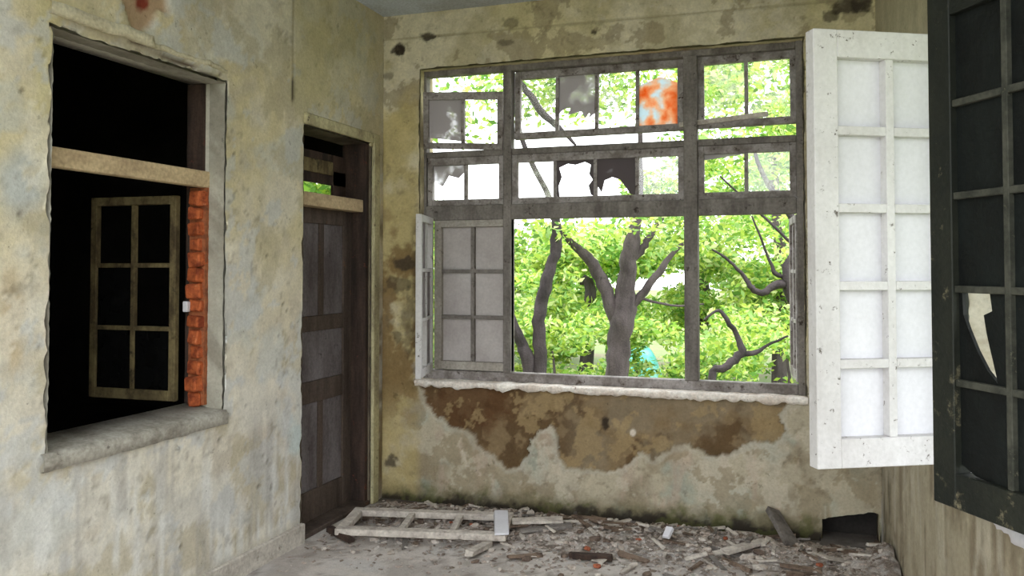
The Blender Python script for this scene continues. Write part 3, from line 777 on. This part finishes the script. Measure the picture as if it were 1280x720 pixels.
dbox('transom_bar', ya + .02, yb - .048, dbz0, dbz1, M['tan_wood'], -.02, .11)
dbox('threshold', ya + .005, yb - .005, 0, .03, M['door_wood'], -.06, .15)
# broken transom light: hanging boards leave a slit open above the bar
tz = dbz1
for (a, b, z0, z1, rz) in ((ya + .02, yb - .05, tz + .09, tz + .19, .02), (ya + .02, yb - .24, tz + .21, tz + .30, -.05), (yb - .22, yb - .05, tz + .0, tz + .3, .0)):
    o = dbox('broken_board', a, b, z0, z1, M['jamb_wood'], -.05, -.03, .002); 
o = dbox('broken_board', ya + .1, yb - .25, tz + .155, tz + .245, M['old_casement'], -.025, -.012, .003)
# cream architrave
arch = empty('trim_1', (XL, yb, 0)); tag(arch, 'cream painted architrave around the doorway', 'trim', kind='structure')
box('architrave', (-.005, -.0, 0), (.022, .085, LDT + .07), M['cream_trim'], arch, .006)
box('architrave', (-.005, ya - yb - .0, LDT), (.022, 0, LDT + .07), M['cream_trim'], arch, .006)
box('architrave', (-.01, -.03, LDT - .02), (.012, .0, LDT), M['cream_trim'], arch, .003)

# ------------------------------------------------------------------ right window and its big shutters
w3 = empty('window_3', (rwx(3.08) + .1, 3.08, .86)); tag(w3, 'tall side window opening between the big white and black shutters', 'window', kind='structure')
def rpt(y, off, z): # point on right wall: at depth y, off = metres out of the room
    p = Vector((rwx(y), y, z)) - rn * off
    return p
def ledge3():
    ys = np.linspace(3.74, 2.42, 50); V = []; Q = []
    for y in ys:
        n2 = fbm(np.array([y]), np.array([7.]), 14, 441)[0] - .5
        for off, z in ((-.07 + .03 * n2, .80 + .03 * n2), (-.07 + .03 * n2, .835), (-.05, .85), (TH + .04, .87), (TH + .04, .80)):
            V.append(rpt(y, off, z))
    for i in range(len(ys) - 1):
        for j in range(5):
            a = i * 5 + j; b = i * 5 + (j + 1) % 5; Q.append((a, b, b + 5, a + 5))
    link('window_sill', mesh_np('window_sill', np.array(V) - np.array(w3.location), np.array(Q)), M['white_panel'], w3)
ledge3()
sv = [rpt(y, o_, z) for y in (4.4, 1.7) for o_ in (TH - .02, TH + BLOCKER) for z in (2.74, 2.82)]
me = mesh_np('sky_blocker', np.array([tuple(v) for v in sv]) - np.array(w3.location), np.array([(0, 1, 3, 2), (4, 6, 7, 5), (0, 4, 5, 1), (2, 3, 7, 6), (0, 2, 6, 4), (1, 5, 7, 3)]))
link('sky_blocker', me, M['concrete'], w3)  # unseen slab, added to cut sky light on the white shutter
LH = 1.655
def big_leaf(hinge, free, mf, mp, panels, z0, mm=None, py_=0, mu=.034):
    wd = (Vector(free) - Vector(hinge)).length
    e = leaf('window_shutter', wd, LH, .06, 2, 5, .098, .105, .11, mu, mf, mp, .012, panels, mm=mm, panel_y=py_)
    e.location = (hinge[0], hinge[1], z0)
    e.rotation_euler = (0, 0, math.atan2(free[1] - hinge[1], free[0] - hinge[0]))
    return e
Z0 = .90
fw = onZ(1017, 585, Z0); hw = (rwx(3.70) - .02, 3.68)
wsx = big_leaf(hw, (fw.x, fw.y), M['white_paint'], M['white_panel'], {}, Z0, py_=-.022)
tag(wsx, 'tall white ten-panel shutter lit by the side window', 'shutter')
# hinges
for z in (.25, 1.4):
    box('hinge', (-.015, .018, z - .05), (.02, .032, z + .05), M['jamb_wood'], wsx, .003)
fd = onZ(1177, 625, Z0)
e_px = onZ(1280, 664, Z0); dv = (Vector((e_px.x, e_px.y)) - Vector((fd.x, fd.y))).normalized()
hd = Vector((fd.x, fd.y)) + dv * .62
holeA = [(.62, 1), (.66, .8), (.5, .75), (.55, .55), (.75, .03), (.75, 0), (1, 0), (1, 1)]
holeB = [(0, 0), (.75, 0), (.75, .03), (.55, .16), (.36, .36), (.2, .58), (.1, .74), (.08, 1), (0, 1)]
flip = lambda P: [(1 - u, v) for u, v in P][::-1]
small = flip([(0, .12), (.3, .03), (.72, 0), (1, 0), (1, 1), (0, 1)])
dsx = big_leaf((hd.x, hd.y), (fd.x, fd.y), M['dark_paint'], M['dark_panel'], {(3, 1): (None, [flip(holeA), flip(holeB)]), (4, 1): (None, [small])}, Z0, mm=worn('worn_dark_bar_paint', srgb(70, 70, 62), srgb(44, 46, 40), (9, 9, 9), c3=srgb(120, 116, 100)), mu=.022)
tag(dsx, 'black grimy shutter with a torn panel hole', 'shutter')

# ------------------------------------------------------------------ debris on the floor
def frame_thing(name, loc, rz, wd, ht, th, bars, mt, label, cat, tilt=(0, 0)):
    e = empty(name, loc, (tilt[0], tilt[1], rz)); tag(e, label, cat)
    t = .065
    box('rail', (0, 0, 0), (wd, t, th), mt, e, .004); box('rail', (0, ht - t, 0), (wd, ht, th), mt, e, .004)
    box('stile', (0, t, 0), (t, ht - t, th), mt, e, .004); box('stile', (wd - t, t, 0), (wd, ht - t, th), mt, e, .004)
    for x in bars: box('glazing_bar', (x, t, .006), (x + .04, ht - t, th - .004), mt, e, .003)
    return e
pa = onZ(418, 664, .06); pb = onZ(632, 672, .06)
rz = math.atan2(pb.y - pa.y, pb.x - pa.x)
wdt = (Vector((pb.x, pb.y)) - Vector((pa.x, pa.y))).length
fs = frame_thing('fallen_sash', (pa.x, pa.y, .035), rz, wdt, .42, .04, (wdt * .36, wdt * .66), M['pale_wood'], 'fallen weathered window sash lying on the floor below the grey shutter', 'window sash', (math.radians(2.0), 0))
def plank(p0, p1, wd, th, mt, label, cat, name='plank', group=None, roll=0.0):
    p0 = Vector(p0); p1 = Vector(p1); L = (p1 - p0).length
    o = box(name, (0, -wd / 2, -th / 2), (L, wd / 2, th / 2), mt, None, min(.003, th / 5), min(.006, th / 4))
    o.location = p0
    q = (p1 - p0).to_track_quat('X', 'Z'); o.rotation_mode = 'QUATERNION'
    from mathutils import Quaternion
    o.rotation_quaternion = q @ Quaternion((1, 0, 0), roll)
    tag(o, label, cat, group); return o
def fz(px, py, z=0.0): return onZ(px, py, z)
plank(fz(628, 668, .085), fz(626, 640, .10), .085, .02, M['white_panel'], 'short white board resting across the end of the fallen sash', 'board', name='board')
plank(fz(586, 692, .045), fz(612, 679, .02), .05, .03, M['pale_wood'], 'short pale stick with a dark end in front of the fallen sash', 'stick', name='stick')
box_e = fz(588, 693, .03)
plank(fz(640, 652, .07), fz(704, 650, .075), .07, .025, M['pale_wood'], 'long pale plank lying past the white board towards the wall', 'plank')
plank(fz(650, 664, .04), fz(715, 657, .06), .05, .02, M['grey_wood'], 'thin grey lath lying beside the long pale plank', 'lath', name='lath')
lp0 = fz(992, 684, .03); lp1 = onY(966, 637, YB - .03)
plank(lp0, lp1, .10, .025, M['grey_wood'], 'grey plank leaning on the wall beside the black hole', 'plank', roll=math.radians(18))
plank(fz(832, 672, .08), fz(838, 660, .12), .04, .02, M['white_panel'], 'small white wood chip standing up in the rubble', 'wood chip', name='wood_chip')
plank(fz(440, 676, .02), fz(412, 660, .05), .05, .03, M['jamb_wood'], 'dark splintered stick beside the doorway', 'stick', name='stick')
plank(fz(712, 693, .02), fz(765, 697, .025), .05, .025, M['jamb_wood'], 'dark brown batten lying on the rubble edge', 'batten', name='batten')
plank(fz(905, 690, .05), fz(955, 676, .06), .06, .02, M['pale_wood'], 'pale lath lying in rubble near the leaning plank', 'lath', name='lath')

# rubble bank along the end wall
def bank():
    xs = np.arange(XL + .05, RX0 + .12, .018); ys = np.arange(YB - 1.05, YB - .004, .018)
    X, Y = np.meshgrid(xs, ys, indexing='ij'); x = X.ravel(); y = Y.ravel()
    n1 = fbm(x, y, 3, 501); n2 = fbm(x, y, 11, 503); n3 = fbm(x, y, 30, 505, 3)
    prof = sstep(.95, .25, YB - y + (n1 - .5) * .7)
    edge = sstep(XL + .02, XL + .5, x)
    Z = -.03 + prof * (.045 + .04 * n1 + .045 * (n2 - .3) + .03 * (n3 - .4)) * (0.45 + .55 * edge) - .05 * sstep(.22, .02, YB - y) 
    corner = np.exp(-((x - .44) / .10) ** 2 - ((y - (YB - .35)) / .3) ** 2); Z = Z + .10 * corner
    ca, sa = math.cos(-rz), math.sin(-rz); u_ = (x - pa.x) * ca - (y - pa.y) * sa; v_ = (x - pa.x) * sa + (y - pa.y) * ca
    ins = sstep(-.06, .0, u_) * sstep(wdt + .06, wdt, u_) * sstep(-.06, 0, v_) * sstep(.46, .42, v_)
    Z = Z * (1 - ins) + np.minimum(Z, .02) * ins
    Z = Z - .07 * sstep(nx0 - .12, nx0 + .02, x) * sstep(YB - .42, YB - .18, y)
    V = np.stack([x, y, Z], 1); nx, ny = len(xs), len(ys)
    I, J = np.meshgrid(np.arange(nx - 1), np.arange(ny - 1), indexing='ij'); a = (I * ny + J).ravel(); a = a[x[a + ny] < rwx(y[a]) - .004]
    me = mesh_np('rubble_bank', V, np.stack([a, a + ny, a + ny + 1, a + 1], 1))
    C = mix(np.repeat(A3(196, 186, 178), len(x), 0), A3(150, 138, 128), sstep(.4, .6, n2))
    C = mix(C, A3(206, 200, 196), sstep(.52, .62, n3) * .7)
    C = mix(C, A3(110, 96, 86), sstep(.6, .7, fbm(x, y, 17, 507)) * .7)
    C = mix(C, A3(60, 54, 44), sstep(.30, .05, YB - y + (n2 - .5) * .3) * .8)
    set_col(me, C)
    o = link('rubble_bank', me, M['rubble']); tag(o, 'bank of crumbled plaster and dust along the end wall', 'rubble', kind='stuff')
    return xs, ys, Z.reshape(nx, ny)
bxs, bys, bZ = bank()
def gz(x, y):
    i = int(np.clip(round((x - bxs[0]) / .018), 0, len(bxs) - 1)); j = int(np.clip(round((y - bys[0]) / .018), 0, len(bys) - 1))
    return max(0.0, float(bZ[i, j])) if y > bys[0] else 0.0
def chunk_mesh(name, sx, sy, sz, mt, rr):
    bm = bmesh.new(); bmesh.ops.create_icosphere(bm, subdivisions=1, radius=1)
    for v in bm.verts:
        k = rr.uniform(.65, 1.1); v.co = Vector((max(-.8, min(.8, v.co.x)) * sx * k, max(-.8, min(.8, v.co.y)) * sy * k, max(-.6, min(.6, v.co.z)) * sz * k))
    me = bpy.data.meshes.new(name); bm.to_mesh(me); bm.free(); me.materials.append(mt); return me
rr = random.Random(21)
M['chunk'] = worn('plaster_rubble', srgb(206, 198, 190), srgb(166, 152, 140), (20, 20, 20), (.4, .62))
M['chunk_d'] = worn('brown_rubble', srgb(120, 104, 92), srgb(84, 70, 62), (20, 20, 20), (.4, .62))
M['chunk_r'] = worn('brick_rubble', srgb(186, 112, 84), srgb(140, 78, 56), (20, 20, 20), (.4, .62))
plas = [chunk_mesh('plaster_chunk', rr.uniform(.02, .05), rr.uniform(.02, .04), rr.uniform(.012, .024), M['chunk'], rr) for _ in range(6)]
dark = [chunk_mesh('rubble_stone', rr.uniform(.02, .045), rr.uniform(.015, .035), rr.uniform(.012, .022), M['chunk_d'], rr) for _ in range(5)]
redc = [chunk_mesh('brick_fragment', rr.uniform(.02, .035), rr.uniform(.015, .03), rr.uniform(.012, .02), M['chunk_r'], rr) for _ in range(3)]
def splinter_mesh(mt):
    bm = bmesh.new(); L = rr.uniform(.06, .19); w_ = rr.uniform(.006, .017); t = rr.uniform(.003, .008)
    bm_box(bm, (-L / 2, -w_, -t), (L / 2, w_, t), 0, .005); bmesh.ops.recalc_face_normals(bm, faces=bm.faces)
    me = bpy.data.meshes.new('wood_splinter'); bm.to_mesh(me); bm.free(); me.materials.append(mt); return me
spl = [splinter_mesh(m_) for m_ in (M['pale_wood'], M['pale_wood'], M['grey_wood'], M['grey_wood'], M['pale_wood'], M['pale_wood'])]
M['splinter_d'] = worn('brown_splinter_wood', srgb(126, 108, 94), srgb(86, 72, 62), (14, 14, 14))
spd = [splinter_mesh(M['splinter_d']) for _ in range(4)]
def scatter(n, meshes, name, label, cat, group, spread, sink):
    for i in range(n):
        while True:
            x = rr.uniform(XL + .15, RX0 + .1); y = YB - .12 - abs(rr.gauss(0, spread))
            if y > YB - 2.2 and x < rwx(y) - .06: break
        o = link(name, rr.choice(meshes)); o.location = (x, y, gz(x, y) + sink)
        o.rotation_euler = (rr.uniform(-.25, .25), rr.uniform(-.25, .25), rr.uniform(0, 6.3)); s = rr.uniform(.6, 1.25); o.scale = (s, s, s)
        tag(o, label, cat, group)
scatter(120, plas, 'plaster_chunk', 'pale plaster chunk in the rubble by the end wall', 'plaster chunk', 'pale plaster chunks on the floor', .42, .008)
scatter(60, dark, 'rubble_stone', 'brown rubble stone among the debris by the end wall', 'stone', 'brown rubble stones on the floor', .42, .008)
scatter(12, redc, 'brick_fragment', 'reddish brick fragment in the rubble by the end wall', 'brick fragment', 'brick fragments on the floor', .3, .01)
scatter(90, spl, 'wood_splinter', 'pale wood splinter lying in the rubble by the end wall', 'splinter', 'pale wood splinters on the floor', .36, .012)
scatter(35, spd, 'wood_splinter', 'dark brown wood splinter lying in the rubble by the end wall', 'splinter', 'dark wood splinters on the floor', .36, .012)

def fine_debris(n=5200):
    cx = RNG.uniform(XL + .05, RX0 + .15, n); cy = YB - .06 - np.abs(RNG.normal(0, .5, n))
    ok = (cx < rwx(cy) - .05) & (cy > YB - 2.6); cx = cx[ok]; cy = cy[ok]; n = len(cx)
    cz = np.array([gz(a, b) for a, b in zip(cx, cy)]) + .003
    sz = RNG.uniform(.004, .014, (n, 1)); an = RNG.uniform(0, 6.28, n); ln = RNG.uniform(.8, 2.4, (n, 1))
    a = np.stack([np.cos(an), np.sin(an), RNG.uniform(-.3, .3, n)], 1) * sz * ln; b = np.stack([-np.sin(an), np.cos(an), RNG.uniform(-.3, .3, n)], 1) * sz; u = np.array([0, 0, 1.]) * sz * .9
    c = np.stack([cx, cy, cz], 1)
    V = np.stack([c - a - b, c + a - b * .6, c + a * .7 + b, c - a * .8 + b * .8, c + u * RNG.uniform(.5, 1, (n, 1)) + a * .2], 1).reshape(-1, 3)
    k = np.arange(n)[:, None, None] * 5
    Q = (k + np.array([(0, 1, 4), (1, 2, 4), (2, 3, 4), (3, 0, 4)])[None]).reshape(-1, 3)
    me = mesh_np('fine_debris', V, Q)
    pal = np.array([srgb(214, 206, 200), srgb(190, 178, 168), srgb(170, 156, 146), srgb(140, 126, 116), srgb(204, 188, 178)])
    set_col(me, np.repeat(pal[RNG.choice(5, n)], 5, 0))
    tag(link('fine_debris', me, M['rubble']), 'fine crumbs of plaster and wood scattered over the floor', 'debris', kind='stuff')
fine_debris()

# ------------------------------------------------------------------ garden outside
GZ = -.7
g = boxes('ground', [((-60, -60, GZ - .2), (60, 90, GZ))], M['grass'], None, 0)
tag(g, 'garden ground below the window', 'ground', kind='structure')
def tubes(name, chains, mt, parent, org, seg=9):
    """tapered limbs: each chain is a list of (point, radius)"""
    V = []; Q = []
    for ch in chains:
        P = [Vector(p) for p, r in ch]; R_ = [r for p, r in ch]
        # resample smoothly
        pts = []; rad = []
        for i in range(len(P) - 1):
            p0 = P[max(0, i - 1)]; p1 = P[i]; p2 = P[i + 1]; p3 = P[min(len(P) - 1, i + 2)]
            for k in range(4):
                t = k / 4
                pts.append(.5 * ((2 * p1) + (p2 - p0) * t + (2 * p0 - 5 * p1 + 4 * p2 - p3) * t * t + (3 * p1 - p0 - 3 * p2 + p3) * t ** 3)); rad.append(R_[i] * (1 - t) + R_[i + 1] * t)
        pts = [p + Vector((random.uniform(-1, 1), random.uniform(-1, 1), random.uniform(-1, 1))) * min(r * .3, .018) for p, r in zip(pts, rad)]
        pts.append(P[-1]); rad.append(R_[-1]); base = len(V)
        for i, p in enumerate(pts):
            d = (pts[min(i + 1, len(pts) - 1)] - pts[max(i - 1, 0)]).normalized()
            a = d.cross(Vector((.3, 1, .2))).normalized(); b = d.cross(a)
            for j in range(seg):
                an = 2 * math.pi * j / seg; r = rad[i] * (1 + .12 * math.sin(3 * an + i * .7) + random.uniform(-.05, .05))
                V.append(p + a * (math.cos(an) * r) + b * (math.sin(an) * r) - Vector(org))
        for i in range(len(pts) - 1):
            for j in range(seg):
                Q.append((base + i * seg + j, base + i * seg + (j + 1) % seg, base + (i + 1) * seg + (j + 1) % seg, base + (i + 1) * seg + j))
    return link(name, mesh_np(name, np.array([tuple(v) for v in V]), np.array(Q)), mt, parent, True)
PAL = np.array([srgb(184, 208, 92), srgb(208, 224, 122), srgb(150, 188, 84), srgb(228, 236, 172), srgb(112, 154, 76), srgb(174, 210, 132)])
def foliage(name, clumps, n, size, parent, org, pal=PAL, wts=None):
    """leaf blades (folded quads) spread through clumps (centre, radii)"""
    wt = np.array([c[1][0] * c[1][1] * c[1][2] for c in clumps]) ** .7; wt /= wt.sum()
    ci = RNG.choice(len(clumps), n, p=wt)
    cen = np.array([c[0] for c in clumps], float)[ci]; rad = np.array([c[1] for c in clumps], float)[ci]
    d = RNG.normal(size=(n, 3)); d /= np.linalg.norm(d, axis=1)[:, None]; d *= (RNG.random((n, 1)) ** .45)
    c = cen + d * rad
    a = RNG.normal(size=(n, 3)); a[:, 2] *= .6; a /= np.linalg.norm(a, axis=1)[:, None]
    b = np.cross(a, RNG.normal(size=(n, 3))); b /= np.linalg.norm(b, axis=1)[:, None]
    s = size * RNG.uniform(.6, 1.4, (n, 1))
    up = np.cross(a, b) * s * .12
    V = np.stack([c - a * s, c + b * s * .45 + up, c + a * s, c - b * s * .45 + up], 1).reshape(-1, 3) - np.array(org)
    Q = np.arange(4 * n).reshape(n, 4)
    me = mesh_np(name, V, Q)
    tone = vnoise(c[:, 0] * .9 + c[:, 1] * .5, c[:, 2] * .9, 5)
    k = RNG.choice(len(pal), n, p=wts)
    C = pal[k] * (0.72 + .5 * tone)[:, None]
    set_col(me, np.clip(np.repeat(C, 4, 0), 0, .95))
    o = link(name, me, M['leaf'], parent); o['kind'] = 'stuff'
    return o
def px_chain(pts, dist, k=1.0): return [(tuple(atd(x, y, dist + dd)), wpx * k * .5 * dist / F_PX) for x, y, wpx, dd in [(p + (0,))[:4] for p in pts]]
# forked tree
D1 = 11.0
b0 = atd(768, 520, D1)
t1 = empty('forked_tree', (b0.x, b0.y, GZ)); tag(t1, 'forked grey tree trunk standing in the garden beyond the middle window light', 'tree')
org = t1.location
tubes('trunk', [[((b0.x - .05, b0.y, GZ - .1), .24)] + px_chain([(770, 470, 29), (774, 430, 28), (778, 398, 33), (782, 372, 26), (785, 335, 22), (788, 305, 20), (797, 275, 13), (800, 200, 7), (800, 120, 4)], D1)], M['bark'], t1, org)
tubes('branch', [px_chain([(772, 405, 18), (760, 372, 17), (747, 340, 16), (734, 322, 14), (722, 310, 10), (700, 285, 6), (670, 250, 4)], D1)], M['bark'], t1, org)
tubes('branch', [px_chain([(780, 394, 12), (796, 374, 11), (812, 354, 10), (826, 337, 9), (842, 316, 6), (870, 290, 4)], D1)], M['bark'], t1, org)
tubes('branch', [px_chain([(785, 335, 9), (800, 314, 9), (811, 298, 8), (822, 280, 6), (850, 240, 3)], D1)], M['bark'], t1, org)
tubes('branch', [px_chain([(798, 372, 4), (840, 382, 3), (880, 380, 2)], D1)], M['bark'], t1, org)
def cl(px, py, dist, rx, ry=None, rz=None):
    return (tuple(atd(px, py, dist)), (rx, ry or rx, rz or rx * .7))
foliage('foliage', [cl(790, 278, D1 - .5, .6, .3, .15), cl(720, 288, D1 - .4, .5, .3, .13), cl(700, 295, D1 + .3, .8, .6, .3), cl(830, 290, D1 + .4, .9, .7, .35), cl(690, 120, D1, .8, .8, .4), cl(790, 110, D1 + 1, 1.1, 1, .6), cl(880, 180, D1 + .6, .8), cl(760, 40, D1, 2.2, 1.5, 1.0), cl(640, 60, D1, 1.2)], 6500, .055, t1, org)
# dark twin-stemmed tree
D2 = 9.5
b0 = atd(672, 520, D2)
t2 = empty('dark_tree', (b0.x, b0.y, GZ)); tag(t2, 'dark slender tree trunk curving up next to the grey closed shutter', 'tree'); org = t2.location
tubes('trunk', [[((b0.x, b0.y, GZ - .1), .14)] + px_chain([(676, 468, 17), (674, 420, 16), (675, 385, 17), (683, 352, 15), (691, 325, 14), (695, 300, 15), (690, 255, 8), (650, 170, 6), (640, 60, 4)], D2)], M['dark_bark'], t2, org)
tubes('branch', [[((b0.x + .0, b0.y, GZ + .1), .1)] + px_chain([(662, 462, 18), (652, 430, 14), (640, 400, 12), (615, 340, 8), (600, 250, 5)], D2)], M['dark_bark'], t2, org)
tubes('branch', [px_chain([(648, 100, 5), (662, 118, 9), (680, 142, 9), (698, 160, 7), (720, 182, 3)], D2)], M['dark_bark'], t2, org)
foliage('foliage', [cl(690, 288, D2, .5, .4, .16), cl(706, 345, D2 + .5, .3, .3, .15), cl(650, 390, D2 + .5, .3, .3, .3), cl(640, 30, D2, 1.2), cl(580, 140, D2, .7)], 1500, .05, t2, org)
# gnarled tree in the right light
D3 = 8.2
b0 = atd(1040, 520, D3)
t3 = empty('gnarled_tree', (b0.x, b0.y, GZ)); tag(t3, 'gnarled dark branches crossing behind the right window light', 'tree'); org = t3.location
tubes('trunk', [[((b0.x, b0.y, GZ - .1), .2)] + px_chain([(1030, 440, 30), (1005, 390, 28), (988, 360, 26), (985, 335, 18), (1000, 290, 14), (960, 230, 9), (940, 180, 5)], D3, .72)], M['dark_bark'], t3, org)
tubes('branch', [px_chain([(990, 358, 18), (972, 355, 15), (955, 366, 12), (940, 360, 10), (930, 345, 7), (912, 326, 5), (890, 312, 3)], D3, .72)], M['dark_bark'], t3, org)
tubes('branch', [px_chain([(985, 350, 8), (968, 340, 8), (962, 325, 5), (940, 270, 3)], D3, .72)], M['dark_bark'], t3, org)
tubes('branch', [[((b0.x - .8, b0.y, GZ - .05), .10)] + px_chain([(890, 480, 14), (908, 458, 14), (926, 442, 15), (922, 420, 9), (910, 402, 9), (898, 388, 6), (880, 400, 3)], D3 + .3, .72)], M['dark_bark'], t3, org)
tubes('branch', [px_chain([(926, 442, 10), (945, 440, 9), (958, 432, 5), (985, 420, 3)], D3 + .3, .72)], M['dark_bark'], t3, org)
tubes('branch', [px_chain([(995, 310, 6), (970, 285, 5), (945, 262, 4), (900, 220, 3)], D3, .72)], M['dark_bark'], t3, org)
foliage('foliage', [cl(930, 300, D3 + 1, .8, .6, .3), cl(900, 430, D3 + 1.2, .5, .5, .4), cl(960, 410, D3 + 1, .5, .5, .3), cl(940, 110, D3 + .5, .9, .8, .7), cl(990, 200, D3 + 1, .7)], 2600, .045, t3, org)
# leafy trees and shrubs behind
lab = 'bright green leafy tree massed behind the forked trunk'
rt_ = random.Random(3)
spots = [(-12.5, 17, 2.0), (-10.2, 20, 2.6), (-8.2, 16.5, 1.6), (-6.2, 20.5, 1.9), (-4.2, 17, 1.7), (-2.2, 20, 3.4), (-.4, 16.5, 5.2), (1.6, 19.5, 5.6), (3.8, 16, 5.0)]
spots.append((-5.9, 9.6, 2.6))
for i, (x, y, top) in enumerate(spots):
    e = empty('leafy_tree', (x, y, GZ)); tag(e, lab, 'tree', 'leafy trees behind the forked trunk')
    tubes('trunk', [[((x, y, GZ - .1), .16), ((x + .1, y, 1.2), .12), ((x - .1, y, top * .8), .06)]], M['bark'], e, e.location)
    cl_ = []
    for k in range(34):
        an = rt_.uniform(0, 6.28); q = rt_.random() ** .5 * (1.9 if y > 12 else 1.0); z = rt_.uniform(GZ + .6, top + .7); s = rt_.uniform(.4, .8)
        cl_.append(((x + math.cos(an) * q, y + math.sin(an) * q * .8, z), (s, s, s * .6)))
    foliage('foliage', cl_, 15000, .075, e, e.location)
lab = 'low yellow-green shrub in the garden below the window'
for i, x in enumerate(np.arange(-7.4, 2.2, 1.2)):
    y = 13.2 + rt_.uniform(-.5, .8)
    e = empty('garden_shrub', (x, y, GZ)); tag(e, lab, 'shrub', 'low shrubs in the garden')
    cl_ = [((x + rt_.uniform(-.7, .7), y + rt_.uniform(-.4, .4), rt_.uniform(GZ + .2, .75)), (.35, .35, .25)) for k in range(14)]
    foliage('foliage', cl_, 2600, .06, e, e.location)
    tubes('stem', [[((x, y, GZ - .05), .05), ((x + .05, y, -.2), .03), ((x, y, .3), .015)]], M['bark'], e, e.location, 6)
# turquoise tarpaulin draped over a heap
def tarp(cx, cy, w_, name):
    xs = np.linspace(-w_, w_, 26); ys = np.linspace(-.5, .5, 10); V = []; Q = []
    for x in xs:
        for y in ys:
            V.append((x, y, (.95 * (1 - (abs(x) / w_) ** 3) * (1 - (abs(y) / .5) ** 3)) * (.9 + .2 * vnoise(np.array([x * 4]), np.array([y * 4]))[0])))
    for i in range(25):
        for j in range(9):
            a = i * 10 + j; Q.append((a, a + 10, a + 11, a + 1))
    o = link(name, mesh_np(name, np.array(V), np.array(Q)), M['tarp'], None, True); o.location = (cx, cy, GZ)
    tag(o, 'turquoise tarpaulin draped over a heap in the garden', 'tarpaulin', 'turquoise tarpaulins in the garden')
p = atd(803, 458, 15.2); tarp(p.x, p.y, .4, 'tarpaulin')
